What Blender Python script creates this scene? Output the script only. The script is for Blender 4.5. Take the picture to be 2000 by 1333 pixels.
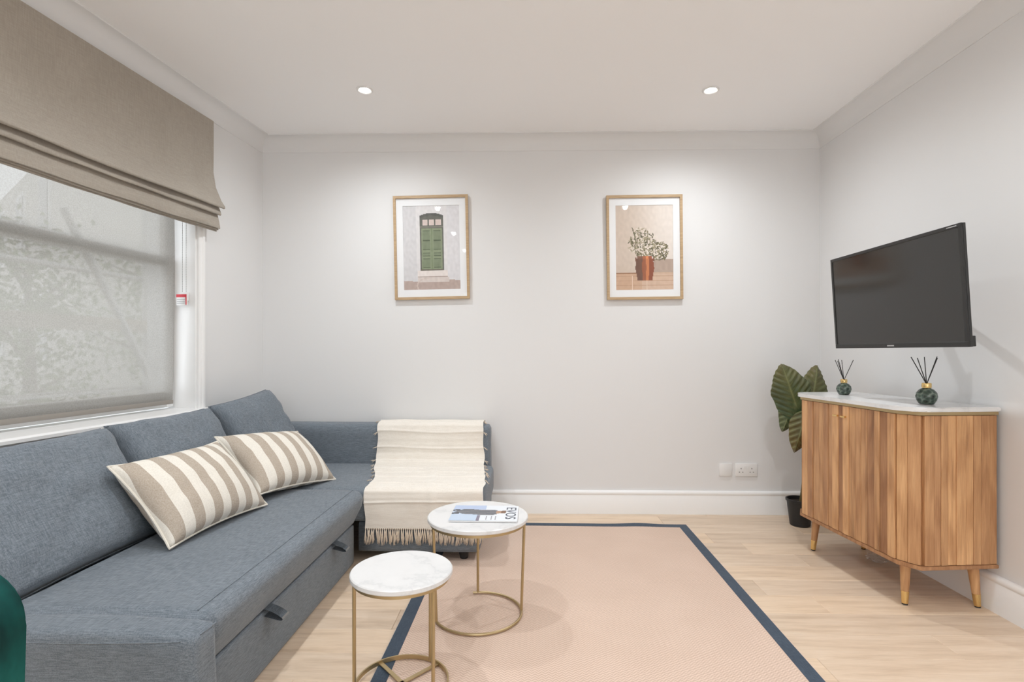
import bpy, bmesh, math, random
from mathutils import Vector, Matrix, noise
R = math.radians
random.seed(7)
scene = bpy.context.scene
COL = scene.collection
for o in list(bpy.data.objects):
    bpy.data.objects.remove(o)

# ------------------------------------------------------------------ camera
CAM_H = 1.05
cam_d = bpy.data.cameras.new('camera')
cam = bpy.data.objects.new('camera', cam_d)
COL.objects.link(cam)
cam.location = (0, 0, CAM_H)
cam.rotation_euler = (R(90), 0, R(1.2))
cam_d.sensor_width = 36
cam_d.lens = 1050 * 36 / 2000
cam_d.shift_y = 20.5 / 2000
cam_d.clip_start = 0.02
scene.camera = cam

# ------------------------------------------------------------------ world, exposure
world = bpy.data.worlds.new('overcast_sky')
scene.world = world
world.use_nodes = True
bg = world.node_tree.nodes['Background']
bg.inputs['Color'].default_value = (0.90, 0.95, 1.0, 1)
bg.inputs['Strength'].default_value = 3.2
scene.view_settings.view_transform = 'Standard'
scene.view_settings.look = 'None'
scene.view_settings.gamma = 1
scene.view_settings.use_curve_mapping = False
scene.view_settings.exposure = 0.05
LAMP_W = 36.0
LAMP_COL = (0.925, 0.968, 1.0)
scene.cycles.max_bounces = 14
scene.cycles.diffuse_bounces = 10
scene.cycles.transparent_max_bounces = 16

# ------------------------------------------------------------------ room numbers
BACK = 3.50          # back wall
XR = 1.908           # right wall
REAR = -2.6          # wall behind the camera
CEIL = 2.447
LA = R(6.13)         # the window wall runs at a slight angle
LC = Vector((-1.714, BACK, 0))
def left_x(y): return LC.x - (BACK - y) * math.tan(LA)

# ------------------------------------------------------------------ materials
MATS = {}
def mat(name, col=(.8, .8, .8), rough=.5, metal=0.0, spec=.5, build=None, **kw):
    if name in MATS: return MATS[name]
    m = bpy.data.materials.new(name); m.use_nodes = True
    nt = m.node_tree; b = nt.nodes['Principled BSDF']
    b.inputs['Base Color'].default_value = (*col, 1)
    b.inputs['Roughness'].default_value = rough
    b.inputs['Metallic'].default_value = metal
    b.inputs['Specular IOR Level'].default_value = spec
    for k, v in kw.items():
        b.inputs[k.replace('_', ' ')].default_value = v
    if build: build(nt, b)
    MATS[name] = m
    return m
def N(nt, t, **kw):
    n = nt.nodes.new(t)
    for k, v in kw.items():
        if k in n.inputs: n.inputs[k].default_value = v
        else: setattr(n, k, v)
    return n
def L(nt, a, b): nt.links.new(a, b)
def coords(nt, scale=(1, 1, 1), rand=False, kind='Object', rot=(0, 0, 0)):
    tc = N(nt, 'ShaderNodeTexCoord'); mp = N(nt, 'ShaderNodeMapping')
    mp.inputs['Scale'].default_value = scale
    mp.inputs['Rotation'].default_value = rot
    L(nt, tc.outputs[kind], mp.inputs['Vector'])
    if rand:
        oi = N(nt, 'ShaderNodeObjectInfo'); mu = N(nt, 'ShaderNodeMath', operation='MULTIPLY')
        mu.inputs[1].default_value = 37.0
        L(nt, oi.outputs['Random'], mu.inputs[0])
        cb = N(nt, 'ShaderNodeCombineXYZ')
        for i in range(3): L(nt, mu.outputs[0], cb.inputs[i])
        L(nt, cb.outputs[0], mp.inputs['Location'])
    return mp.outputs[0]
def ramp(nt, fac, stops):
    r = N(nt, 'ShaderNodeValToRGB')
    els = r.color_ramp.elements
    while len(els) < len(stops): els.new(.5)
    for e, (p, c) in zip(els, stops):
        e.position = p; e.color = (*c, 1)
    L(nt, fac, r.inputs[0])
    return r.outputs[0]
def mixc(nt, fac, a, b, mode='MIX'):
    m = N(nt, 'ShaderNodeMix', data_type='RGBA', blend_type=mode)
    for s, v in ((0, fac), (6, a), (7, b)):
        if hasattr(v, 'links') or hasattr(v, 'is_linked'): L(nt, v, m.inputs[s])
        elif s == 0: m.inputs[0].default_value = v
        else: m.inputs[s].default_value = (*v, 1)
    return m.outputs[2]
def noise_t(nt, vec, scale=5, detail=3, rough=.5):
    n = N(nt, 'ShaderNodeTexNoise'); n.inputs['Scale'].default_value = scale
    n.inputs['Detail'].default_value = detail; n.inputs['Roughness'].default_value = rough
    L(nt, vec, n.inputs['Vector'])
    return n.outputs['Fac']
def bump(nt, b, h, strength=.2, dist=.002):
    bp = N(nt, 'ShaderNodeBump'); bp.inputs['Strength'].default_value = strength
    bp.inputs['Distance'].default_value = dist
    L(nt, h, bp.inputs['Height']); L(nt, bp.outputs[0], b.inputs['Normal'])
def math_n(nt, op, a, b=None):
    m = N(nt, 'ShaderNodeMath', operation=op)
    for i, v in enumerate((a, b)):
        if v is None: continue
        if isinstance(v, (int, float)): m.inputs[i].default_value = v
        else: L(nt, v, m.inputs[i])
    return m.outputs[0]

def b_paint(nt, b):
    bump(nt, b, noise_t(nt, coords(nt), 90, 3), .06, .001)
M_WALL = mat('wall_paint', (.735, .736, .737), .6, build=b_paint)
M_CEIL = mat('ceiling_paint', (.90, .90, .905), .7, build=b_paint)
M_TRIM = mat('white_gloss_trim', (.85, .85, .845), .35)

def b_floor(nt, b):
    v = coords(nt, (1, 1, 1), True)
    vs = coords(nt, (1.3, 14, 14), True)
    g1 = noise_t(nt, vs, 2.2, 6, .6)
    g2 = noise_t(nt, coords(nt, (5, 90, 60), True), 3, 3, .6)
    oi = N(nt, 'ShaderNodeObjectInfo')
    c = ramp(nt, g1, [(.22, (.52, .385, .275)), (.5, (.73, .585, .45)), (.78, (.83, .70, .57))])
    c = mixc(nt, .25, c, ramp(nt, g2, [(.3, (.45, .33, .225)), (.7, (.74, .60, .465))]))
    tint = ramp(nt, oi.outputs['Random'], [(0, (.86, .84, .82)), (.5, (1, 1, 1)), (1, (1.06, 1.03, .98))])
    c = mixc(nt, 1.0, c, tint, 'MULTIPLY')
    L(nt, c, b.inputs['Base Color'])
    bump(nt, b, g2, .12, .001)
M_FLOOR = mat('oak_plank', (.5, .35, .22), .42, build=b_floor)
M_SLAB = mat('subfloor', (.25, .2, .15), .9)

def fabric(name, c1, c2, sc=420, bumpv=.35, rough=.9, mott=.25, axes=((1.2, 14, 14), (14, 1.2, 14))):
    def f(nt, b):
        w1 = noise_t(nt, coords(nt, axes[0]), sc / 14, 2)
        w2 = noise_t(nt, coords(nt, axes[1]), sc / 14, 2)
        w = math_n(nt, 'ADD', w1, w2); w = math_n(nt, 'MULTIPLY', w, .5)
        big = noise_t(nt, coords(nt), 6, 3)
        w3 = math_n(nt, 'ADD', w, math_n(nt, 'MULTIPLY', math_n(nt, 'SUBTRACT', big, .5), mott))
        L(nt, ramp(nt, w3, [(.34, c1), (.66, c2)]), b.inputs['Base Color'])
        b.inputs['Sheen Weight'].default_value = .15
        bump(nt, b, w, bumpv, .0015)
    return mat(name, c1, rough, spec=.2, build=f)
M_SOFA = fabric('slate_blue_upholstery', (.100, .122, .147), (.225, .258, .293), mott=.08)
M_BLIND = fabric('taupe_linen', (.335, .30, .255), (.405, .367, .317), 300, .15, axes=((14, 14, 1), (1, 1, 14)))
M_THROW = fabric('cream_cotton', (.74, .69, .62), (.84, .80, .735), 300, .4)
M_FRINGE = mat('cream_yarn', (.72, .62, .51), .9, spec=.1)
def b_velvet(nt, b):
    n = noise_t(nt, coords(nt, (1, 1, .5)), 18, 4)
    L(nt, ramp(nt, n, [(.32, (.0, .024, .023)), (.5, (.002, .06, .054)), (.72, (.012, .13, .112))]), b.inputs['Base Color'])
    b.inputs['Sheen Weight'].default_value = .35
    b.inputs['Sheen Tint'].default_value = (.1, .8, .7, 1)
    b.inputs['Sheen Roughness'].default_value = .35
M_VELVET = mat('green_velvet', (.0, .07, .065), .75, spec=.2, build=b_velvet)

def b_stripe(nt, b):
    tc = N(nt, 'ShaderNodeTexCoord'); sx = N(nt, 'ShaderNodeSeparateXYZ')
    L(nt, tc.outputs['Object'], sx.inputs[0])
    u = math_n(nt, 'FRACT', math_n(nt, 'ADD', math_n(nt, 'DIVIDE', sx.outputs[0], .0900), .22))
    s = math_n(nt, 'GREATER_THAN', u, .5)
    n = noise_t(nt, coords(nt), 260, 2)
    c = mixc(nt, s, (.80, .765, .69), (.42, .352, .282))
    c = mixc(nt, .18, c, ramp(nt, n, [(.3, (.3, .26, .22)), (.7, (.9, .88, .82))]))
    L(nt, c, b.inputs['Base Color']); bump(nt, b, n, .15, .001)
M_STRIPE = mat('striped_cotton', (.7, .66, .6), .85, spec=.2, build=b_stripe)
M_PIPE = mat('cream_piping', (.78, .74, .66), .85, spec=.2)

def b_rug(nt, b):
    tc = N(nt, 'ShaderNodeTexCoord'); sx = N(nt, 'ShaderNodeSeparateXYZ')
    L(nt, tc.outputs['Object'], sx.inputs[0])
    tri = math_n(nt, 'PINGPONG', sx.outputs[0], .011)
    ph = math_n(nt, 'DIVIDE', math_n(nt, 'ADD', sx.outputs[1], tri), .0130)
    st = math_n(nt, 'PINGPONG', ph, .5)
    n = noise_t(nt, coords(nt), 4, 3); n2 = noise_t(nt, coords(nt), 300, 2)
    c = ramp(nt, st, [(.08, (.52, .385, .305)), (.42, (.76, .60, .505))])
    c = mixc(nt, .3, c, ramp(nt, n, [(.3, (.60, .455, .37)), (.7, (.72, .565, .475))]))
    c = mixc(nt, .15, c, ramp(nt, n2, [(.3, (.4, .28, .2)), (.7, (.8, .64, .54))]))
    L(nt, c, b.inputs['Base Color']); bump(nt, b, st, .4, .002)
M_RUG = mat('herringbone_weave', (.6, .45, .36), .95, spec=.15, build=b_rug)
M_NAVY = fabric('navy_binding', (.03, .048, .075), (.065, .092, .13), 500, .3)
M_STITCH = mat('pale_stitching', (.62, .6, .57), .9)

def b_marble(nt, b):
    v = coords(nt, (1, 1, 1), True)
    n = noise_t(nt, v, 3.2, 6, .62)
    vein = math_n(nt, 'ABSOLUTE', math_n(nt, 'SUBTRACT', n, .5))
    c = ramp(nt, vein, [(0, (.58, .59, .60)), (.02, (.68, .685, .69)), (.08, (.72, .722, .725))])
    n2 = noise_t(nt, v, 2.2, 3)
    c = mixc(nt, .35, c, ramp(nt, n2, [(.35, (.66, .67, .68)), (.6, (.75, .75, .75))]))
    L(nt, c, b.inputs['Base Color'])
M_MARBLE = mat('white_marble', (.85, .85, .85), .22, build=b_marble)
M_GOLD = mat('antique_gold_metal', (.50, .385, .215), .38, .85)
M_BRASS = mat('polished_brass', (.80, .57, .25), .25, 1.0)

def b_acacia(nt, b):
    v = coords(nt, (16, 16, 1.1), True)
    n = noise_t(nt, v, 2.0, 6, .62)
    w = N(nt, 'ShaderNodeTexWave', wave_type='RINGS', rings_direction='X')
    w.inputs['Scale'].default_value = 1.6; w.inputs['Distortion'].default_value = 6
    w.inputs['Detail'].default_value = 3
    L(nt, coords(nt, (9, 9, .9), True), w.inputs['Vector'])
    fine = noise_t(nt, coords(nt, (120, 120, 5), True), 2, 3)
    c = ramp(nt, n, [(.27, (.17, .075, .032)), (.42, (.40, .205, .092)), (.60, (.55, .315, .155)), (.78, (.72, .48, .27))])
    c = mixc(nt, .28, c, ramp(nt, w.outputs['Fac'], [(.1, (.28, .13, .055)), (.6, (.60, .36, .185))]))
    c = mixc(nt, .2, c, ramp(nt, fine, [(.3, (.22, .11, .05)), (.7, (.66, .43, .24))]))
    oi = N(nt, 'ShaderNodeObjectInfo')
    t = ramp(nt, oi.outputs['Random'], [(0, (.66, .56, .52)), (.3, (.95, .88, .84)), (.65, (1.06, 1.02, .96)), (1, (1.34, 1.34, 1.28))])
    c = mixc(nt, 1.0, c, t, 'MULTIPLY')
    L(nt, c, b.inputs['Base Color']); bump(nt, b, fine, .15, .001)
M_WOOD = mat('acacia_wood', (.5, .28, .13), .45, build=b_acacia)
def b_oak(nt, b):
    n = noise_t(nt, coords(nt, (4, 40, 4), True), 4, 4)
    L(nt, ramp(nt, n, [(.3, (.40, .27, .145)), (.7, (.52, .37, .215))]), b.inputs['Base Color'])
M_OAK = mat('light_oak_frame', (.5, .36, .2), .5, build=b_oak)

M_TVBODY = mat('black_plastic', (.018, .018, .018), .4)
M_SCREEN = mat('tv_glass', (.022, .022, .021), .13, spec=.6)
M_BADGE = mat('silver_print', (.45, .45, .45), .4)
M_WHITEP = mat('white_plastic', (.78, .78, .775), .35)
M_DARK = mat('dark_slot', (.02, .02, .02), .7)
M_BLACKP = mat('black_pot_plastic', (.014, .014, .015), .5)
M_SOIL = mat('potting_soil', (.03, .02, .013), 1.0)
M_STEM = mat('plant_stem', (.16, .13, .05), .6)
M_REED = mat('black_reed', (.012, .011, .012), .7)
M_RED = mat('red_label', (.62, .03, .05), .5)
M_PAPER = mat('paper_white', (.8, .8, .8), .6)
M_LABELGREY = mat('label_print_grey', (.42, .42, .42), .6)
M_CHAIN = mat('bead_chain_plastic', (.36, .36, .355), .4)
M_MATBOARD = mat('white_mount_board', (.82, .835, .85), .8)
M_STEEL = mat('galvanised_steel', (.42, .42, .41), .45, .6)
M_BOARD = mat('scaffold_board', (.34, .27, .19), .9)
M_RUBBER = mat('black_foot', (.012, .012, .013), .5)

def b_bottle(nt, b):
    v = N(nt, 'ShaderNodeTexVoronoi'); v.inputs['Scale'].default_value = 70
    L(nt, coords(nt), v.inputs['Vector'])
    c = ramp(nt, v.outputs['Distance'], [(.1, (.008, .016, .012)), (.55, (.05, .085, .062)), (.8, (.16, .20, .16))])
    L(nt, c, b.inputs['Base Color']); bump(nt, b, v.outputs['Distance'], .5, .003)
M_BOTTLE = mat('dark_green_glass', (.03, .05, .04), .12, spec=.7, build=b_bottle)

def b_leaf(nt, b):
    at = N(nt, 'ShaderNodeVertexColor'); at.layer_name = 'Col'
    n = noise_t(nt, coords(nt), 14, 4)
    sp = N(nt, 'ShaderNodeSeparateColor'); L(nt, at.outputs[0], sp.inputs[0])
    g = ramp(nt, n, [(.3, (.035, .075, .03)), (.7, (.085, .135, .055))])
    br = ramp(nt, n, [(.3, (.10, .07, .02)), (.7, (.16, .12, .035))])
    c = mixc(nt, sp.outputs[0], g, br)
    c = mixc(nt, sp.outputs[1], c, (.22, .24, .10))
    L(nt, c, b.inputs['Base Color'])
M_LEAF = mat('elephant_ear_leaf', (.06, .1, .04), .5, build=b_leaf)

def vcol_mat(name, rough=.6):
    def f(nt, b):
        at = N(nt, 'ShaderNodeVertexColor'); at.layer_name = 'Col'
        L(nt, at.outputs[0], b.inputs['Base Color'])
    return mat(name, rough=rough, build=f)
M_PRINT = vcol_mat('printed_paper')

def glass_mat(name, ior=1.45, tint=(1, 1, 1)):
    m = bpy.data.materials.new(name); m.use_nodes = True
    nt = m.node_tree; nt.nodes.clear()
    out = N(nt, 'ShaderNodeOutputMaterial'); mx = N(nt, 'ShaderNodeMixShader')
    tr = N(nt, 'ShaderNodeBsdfTransparent'); gl = N(nt, 'ShaderNodeBsdfGlossy')
    tr.inputs[0].default_value = (*tint, 1); gl.inputs['Roughness'].default_value = .03
    ge = N(nt, 'ShaderNodeNewGeometry'); vm = N(nt, 'ShaderNodeVectorMath', operation='DOT_PRODUCT')
    L(nt, ge.outputs['Normal'], vm.inputs[0]); L(nt, ge.outputs['Incoming'], vm.inputs[1])
    k = math_n(nt, 'SUBTRACT', 1.0, math_n(nt, 'ABSOLUTE', vm.outputs['Value']))
    fr = math_n(nt, 'ADD', .045, math_n(nt, 'MULTIPLY', math_n(nt, 'POWER', k, 5.0), .955))
    L(nt, fr, mx.inputs[0]); L(nt, tr.outputs[0], mx.inputs[1]); L(nt, gl.outputs[0], mx.inputs[2])
    L(nt, mx.outputs[0], out.inputs[0])
    return m
M_GLASS = glass_mat('clear_pane')
def film_mat():
    m = glass_mat('crumpled_clear_film', 1.5)
    nt = m.node_tree; mx = [n for n in nt.nodes if n.type == 'MIX_SHADER'][0]
    for l in list(mx.inputs[0].links): nt.links.remove(l)
    mx.inputs[0].default_value = .16; [n for n in nt.nodes if n.type == 'BSDF_GLOSSY'][0].inputs['Roughness'].default_value = .2
    return m
M_FILM = film_mat()
def screen_fabric():
    m = bpy.data.materials.new('sheer_screen_fabric'); m.use_nodes = True
    nt = m.node_tree; nt.nodes.clear()
    out = N(nt, 'ShaderNodeOutputMaterial')
    tr = N(nt, 'ShaderNodeBsdfTransparent'); df = N(nt, 'ShaderNodeBsdfDiffuse'); tl = N(nt, 'ShaderNodeBsdfTranslucent')
    n = noise_t(nt, coords(nt, (1, 1, 1)), 220, 2)
    c = ramp(nt, n, [(.3, (.33, .315, .29)), (.7, (.40, .382, .355))])
    L(nt, c, df.inputs[0]); L(nt, c, tl.inputs[0])
    a = N(nt, 'ShaderNodeMixShader'); a.inputs[0].default_value = .78
    L(nt, df.outputs[0], a.inputs[1]); L(nt, tl.outputs[0], a.inputs[2])
    x = N(nt, 'ShaderNodeMixShader'); x.inputs[0].default_value = .915
    L(nt, tr.outputs[0], x.inputs[1]); L(nt, a.outputs[0], x.inputs[2])
    L(nt, x.outputs[0], out.inputs[0])
    return m
M_SHEER = screen_fabric()
def emit_mat(name, col, s):
    m = bpy.data.materials.new(name); m.use_nodes = True
    b = m.node_tree.nodes['Principled BSDF']
    b.inputs['Emission Color'].default_value = (*col, 1); b.inputs['Emission Strength'].default_value = s
    return m
M_LAMP = emit_mat('lit_lamp_lens', (1, .96, .9), 30)

# ------------------------------------------------------------------ mesh helpers
def finish(name, bm, m, parent=None, smooth=False, loc=None, rot=None, mods=None):
    bmesh.ops.recalc_face_normals(bm, faces=bm.faces[:])
    me = bpy.data.meshes.new(name); bm.to_mesh(me); bm.free()
    if smooth:
        for p in me.polygons: p.use_smooth = True
        if smooth != 'all':
            try: me.set_sharp_from_angle(angle=R(40))
            except Exception: pass
    for x in (m if isinstance(m, (list, tuple)) else [m]): me.materials.append(x)
    o = bpy.data.objects.new(name, me); COL.objects.link(o)
    if parent is not None: o.parent = parent
    if loc: o.location = loc
    if rot: o.rotation_euler = rot
    return o
def link_mesh(name, me, parent=None, loc=(0, 0, 0), rot=(0, 0, 0)):
    o = bpy.data.objects.new(name, me); COL.objects.link(o)
    if parent is not None: o.parent = parent
    o.location = loc; o.rotation_euler = rot
    return o
def root(name, loc, label, cat, rz=0, group=None):
    o = bpy.data.objects.new(name, None); COL.objects.link(o)
    o.empty_display_size = .05
    o.location = loc; o.rotation_euler = (0, 0, rz)
    tag(o, label, cat, group); return o
def tag(o, label, cat, group=None):
    o['label'] = label; o['category'] = cat
    if group: o['group'] = group
    return o
def struct(o, label=None):
    o['kind'] = 'structure'
    if label: o['label'] = label
    return o
def box(bm, lo, hi, bev=0, seg=2):
    vs = [bm.verts.new((x, y, z)) for x in (lo[0], hi[0]) for y in (lo[1], hi[1]) for z in (lo[2], hi[2])]
    q = [(0, 1, 3, 2), (4, 6, 7, 5), (0, 4, 5, 1), (2, 3, 7, 6), (0, 2, 6, 4), (1, 5, 7, 3)]
    fs = [bm.faces.new([vs[i] for i in f]) for f in q]
    if bev:
        es = list({e for f in fs for e in f.edges})
        bmesh.ops.bevel(bm, geom=es, offset=bev, segments=seg, profile=.5, affect='EDGES')
    return bm
def new_box(lo, hi, bev=0, seg=2):
    return box(bmesh.new(), lo, hi, bev, seg)
def quad(p):
    bm = bmesh.new(); bm.faces.new([bm.verts.new(q) for q in p]); return bm
def tube(bm, pts, r, n=8, closed=False, cap=True):
    pts = [Vector(p) for p in pts]; k = len(pts); rings = []
    rr = r if isinstance(r, (list, tuple)) else [r] * k
    up = Vector((0, 0, 1)); prev = None
    for i, p in enumerate(pts):
        a = pts[(i - 1) % k] if (closed or i > 0) else p
        b = pts[(i + 1) % k] if (closed or i < k - 1) else p
        t = (b - a).normalized()
        if prev is None:
            x = t.cross(up)
            if x.length < 1e-3: x = t.cross(Vector((1, 0, 0)))
            x.normalize()
        else:
            x = prev - t * prev.dot(t)
            x.normalize()
        prev = x; y = t.cross(x)
        rings.append([bm.verts.new(p + (x * math.cos(2 * math.pi * j / n) + y * math.sin(2 * math.pi * j / n)) * rr[i]) for j in range(n)])
    for i in range(k if closed else k - 1):
        A, B = rings[i], rings[(i + 1) % k]
        for j in range(n): bm.faces.new((A[j], A[(j + 1) % n], B[(j + 1) % n], B[j]))
    if cap and not closed:
        bm.faces.new(rings[0][::-1]); bm.faces.new(rings[-1])
    return bm
def lathe(bm, prof, n=32, c=(0, 0, 0), cap=True):
    rings = []
    for r, z in prof:
        rings.append([bm.verts.new((c[0] + r * math.cos(2 * math.pi * j / n), c[1] + r * math.sin(2 * math.pi * j / n), c[2] + z)) for j in range(n)])
    for A, B in zip(rings, rings[1:]):
        for j in range(n): bm.faces.new((A[j], A[(j + 1) % n], B[(j + 1) % n], B[j]))
    if cap:
        if prof[0][0] > 1e-4: bm.faces.new(rings[0][::-1])
        if prof[-1][0] > 1e-4: bm.faces.new(rings[-1])
    return bm
def prism(bm, poly, z0, z1, bev=0):
    a = [bm.verts.new((x, y, z0)) for x, y in poly]; b = [bm.verts.new((x, y, z1)) for x, y in poly]
    n = len(poly)
    f0 = bm.faces.new(a[::-1]); f1 = bm.faces.new(b)
    for i in range(n): bm.faces.new((a[i], a[(i + 1) % n], b[(i + 1) % n], b[i]))
    if bev:
        bmesh.ops.bevel(bm, geom=list(f0.edges) + list(f1.edges), offset=bev, segments=2, affect='EDGES')
    return bm
def sweep(bm, prof, path):
    """profile (a,b) placed at each path frame: (origin, axis_a, axis_b)"""
    rows = []
    for o, ax, bx in path:
        rows.append([bm.verts.new(Vector(o) + Vector(ax) * a + Vector(bx) * b) for a, b in prof])
    n = len(prof)
    for A, B in zip(rows, rows[1:]):
        for j in range(n): bm.faces.new((A[j], A[(j + 1) % n], B[(j + 1) % n], B[j]))
    bm.faces.new(rows[0]); bm.faces.new(rows[-1][::-1])
    return bm
def smoothstep(a, b, x):
    t = max(0, min(1, (x - a) / (b - a))); return t * t * (3 - 2 * t)

# ------------------------------------------------------------------ room shell
ex = .30
lx0, lx1 = left_x(REAR), LC.x
fl_root = struct(finish('floor', new_box((lx0 - ex, REAR - .1, -.06), (XR + .1, BACK + .1, -.0125)), M_SLAB), 'light oak plank floor')
PW, PL = .158, 1.22
plank_mesh = {}
def plank(x0, x1, y0, y1):
    key = (round(x1 - x0, 3), round(y1 - y0, 3))
    if key not in plank_mesh:
        w, d = (x1 - x0) / 2 - .0004, (y1 - y0) / 2 - .0004; b = .0014
        bm = bmesh.new()
        lo = [bm.verts.new((sx * w, sy * d, -.012)) for sx, sy in ((-1, -1), (1, -1), (1, 1), (-1, 1))]
        md = [bm.verts.new((sx * w, sy * d, -b)) for sx, sy in ((-1, -1), (1, -1), (1, 1), (-1, 1))]
        hi = [bm.verts.new((sx * (w - b), sy * (d - b), 0)) for sx, sy in ((-1, -1), (1, -1), (1, 1), (-1, 1))]
        bm.faces.new(hi); bm.faces.new(lo[::-1])
        for A, B in ((lo, md), (md, hi)):
            for i in range(4): bm.faces.new((A[i], A[(i + 1) % 4], B[(i + 1) % 4], B[i]))
        me = bpy.data.meshes.new('plank'); bm.to_mesh(me); bm.free(); me.materials.append(M_FLOOR)
        plank_mesh[key] = me
    link_mesh('plank', plank_mesh[key], fl_root, ((x0 + x1) / 2, (y0 + y1) / 2, 0))
y = 2.81
while y > REAR: y -= PW
k = 0
rnd = random.Random(3)
while y < BACK:
    y0, y1 = max(y, REAR), min(y + PW, BACK)
    xl = round(left_x(y0) - .02, 2)
    if abs(y - 2.81) < .01: j = 1.19
    elif abs(y - (2.81 - 3 * PW)) < .01: j = 1.05
    else: j = (k * .47 + rnd.uniform(-.1, .1)) % PL
    xs = [j + i * PL for i in range(-4, 4)]
    xs = [xl] + [v for v in xs if xl + .08 < v < XR - .08] + [XR]
    for a, b in zip(xs, xs[1:]): plank(a, b, y0, y1)
    y += PW; k += 1

poly = [(lx0 - ex, REAR - .1), (XR + .1, REAR - .1), (XR + .1, BACK + .1), (lx1 - ex, BACK + .1)]
struct(finish('ceiling', prism(bmesh.new(), poly, CEIL, CEIL + .08), M_CEIL))
struct(finish('wall_back', new_box((LC.x - .35, BACK, 0), (XR + .1, BACK + .1, CEIL)), M_WALL))
struct(finish('wall_right', new_box((XR, REAR, 0), (XR + .1, BACK, CEIL)), M_WALL))
bm = bmesh.new()
GX0, GX1, GZ1 = -1.2, 1.2, 2.15  # opening for the added doors, sized to let in daylight
box(bm, (lx0 - ex, REAR - .1, 0), (GX0, REAR, CEIL)); box(bm, (GX1, REAR - .1, 0), (XR + .1, REAR, CEIL)); box(bm, (GX0, REAR - .1, GZ1), (GX1, REAR, CEIL))
struct(finish('wall_front', bm, M_WALL))
door = bpy.data.objects.new('added_door_1', None); COL.objects.link(door); door.location = (0, REAR - .05, 0); struct(door, 'added white glazed double doors behind the viewpoint, letting in fill daylight')  # unseen doors, added so soft sky light fills the room from behind
bm = bmesh.new()
box(bm, (GX0 + .001, -.04, .001), (GX0 + .05, .04, GZ1 - .001)); box(bm, (GX1 - .05, -.04, .001), (GX1 - .001, .04, GZ1 - .001)); box(bm, (GX0 + .05, -.04, GZ1 - .05), (GX1 - .05, .04, GZ1 - .001))
finish('added_door_frame', bm, M_TRIM, door)
for x0, x1 in ((GX0 + .055, -.003), (.003, GX1 - .055)):
    bm = bmesh.new()
    box(bm, (x0, -.02, .006), (x0 + .09, .02, GZ1 - .055)); box(bm, (x1 - .09, -.02, .006), (x1, .02, GZ1 - .055))
    box(bm, (x0 + .09, -.02, .006), (x1 - .09, .02, .22)); box(bm, (x0 + .09, -.02, GZ1 - .15), (x1 - .09, .02, GZ1 - .055))
    lf = finish('added_door_leaf', bm, M_TRIM, door)
    finish('pane', quad([(x0 + .088, 0, .218), (x1 - .088, 0, .218), (x1 - .088, 0, GZ1 - .148), (x0 + .088, 0, GZ1 - .148)]), M_GLASS, lf)
# left wall, in its own frame: x = into the room, y = towards the back wall
W0, W1, WZ0, WZ1 = -2.05, -.608, .735, 2.28
TH = .30
LEN = (BACK - REAR) / math.cos(LA)
bm = bmesh.new()
box(bm, (-TH, -LEN, 0), (0, W0, CEIL)); box(bm, (-TH, W1, 0), (0, 0, CEIL))
box(bm, (-TH, W0, 0), (0, W1, WZ0)); box(bm, (-TH, W0, WZ1), (0, W1, CEIL))
wl = struct(finish('wall_left', bm, M_WALL, loc=LC, rot=(0, 0, -LA)))
def lw(o):
    o.location = LC; o.rotation_euler = (0, 0, -LA); return o

# cornices (cove) and baseboards
CP = [(0, 0), (.085, 0), (.085, -.004)] + [(.083 - .077 * math.sin(R(9 * i)), -.006 - .082 * (1 - math.cos(R(9 * i)))) for i in range(11)] + [(.004, -.092), (0, -.092)]
def run(name, prof, p0, p1, inward, z, m=M_TRIM):
    bm = bmesh.new()
    sweep(bm, prof, [((p0[0], p0[1], z), (*inward, 0), (0, 0, 1)), ((p1[0], p1[1], z), (*inward, 0), (0, 0, 1))])
    return struct(finish(name, bm, m, smooth=True))
nL = (math.cos(LA), -math.sin(LA))
run('trim_1', CP, (LC.x + .004, BACK), (XR, BACK), (0, -1), CEIL, M_WALL)
run('trim_2', CP, (XR, REAR), (XR, BACK - .0), (-1, 0), CEIL, M_WALL)
run('trim_3', CP, (lx0, REAR), (LC.x, BACK), nL, CEIL, M_WALL)
BP = [(0, 0), (.018, 0), (.018, .118), (.0165, .121), (.0165, .124), (.019, .127), (.019, .140), (.014, .147), (.006, .150), (0, .150)]
run('baseboard_back', BP, (LC.x, BACK), (XR, BACK), (0, -1), 0)
run('baseboard_right', BP, (XR, REAR), (XR, BACK - .02), (-1, 0), 0)
run('baseboard_left', BP, (lx0 + .02, REAR), (LC.x + .002, BACK - .02), nL, 0)
run('baseboard_front', BP, (lx0, REAR), (GX0 - .005, REAR), (0, 1), 0)

# window: architrave, jambs, sill, box sashes, panes
win = bpy.data.objects.new('window_1', None); COL.objects.link(win); lw(win); struct(win, 'white painted sash window behind a sheer screen')
bm = bmesh.new()
AP = [(0, 0), (.010, 0), (.016, .006), (.016, .016), (.022, .022), (.022, .036), (.014, .040), (0, .040)]
for s0, sg in ((W1, 1), (W0, -1)):
    sweep(bm, AP, [((0, s0, WZ0 - .02), (1, 0, 0), (0, sg, 0)), ((0, s0, WZ1 + .04), (1, 0, 0), (0, sg, 0))])
sweep(bm, AP, [((0, W0, WZ1), (1, 0, 0), (0, 0, 1)), ((0, W1, WZ1), (1, 0, 0), (0, 0, 1))])
finish('architrave', bm, M_TRIM, win, True)
bm = bmesh.new()
box(bm, (-.21, W1 - .012, WZ0), (-.001, W1 - .0005, WZ1)); box(bm, (-.21, W0 + .0005, WZ0), (-.001, W0 + .012, WZ1))
box(bm, (-.21, W0 + .012, WZ1 - .012), (-.001, W1 - .012, WZ1 - .0005))
finish('jamb_lining', bm, M_TRIM, win)
bm = bmesh.new()
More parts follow.
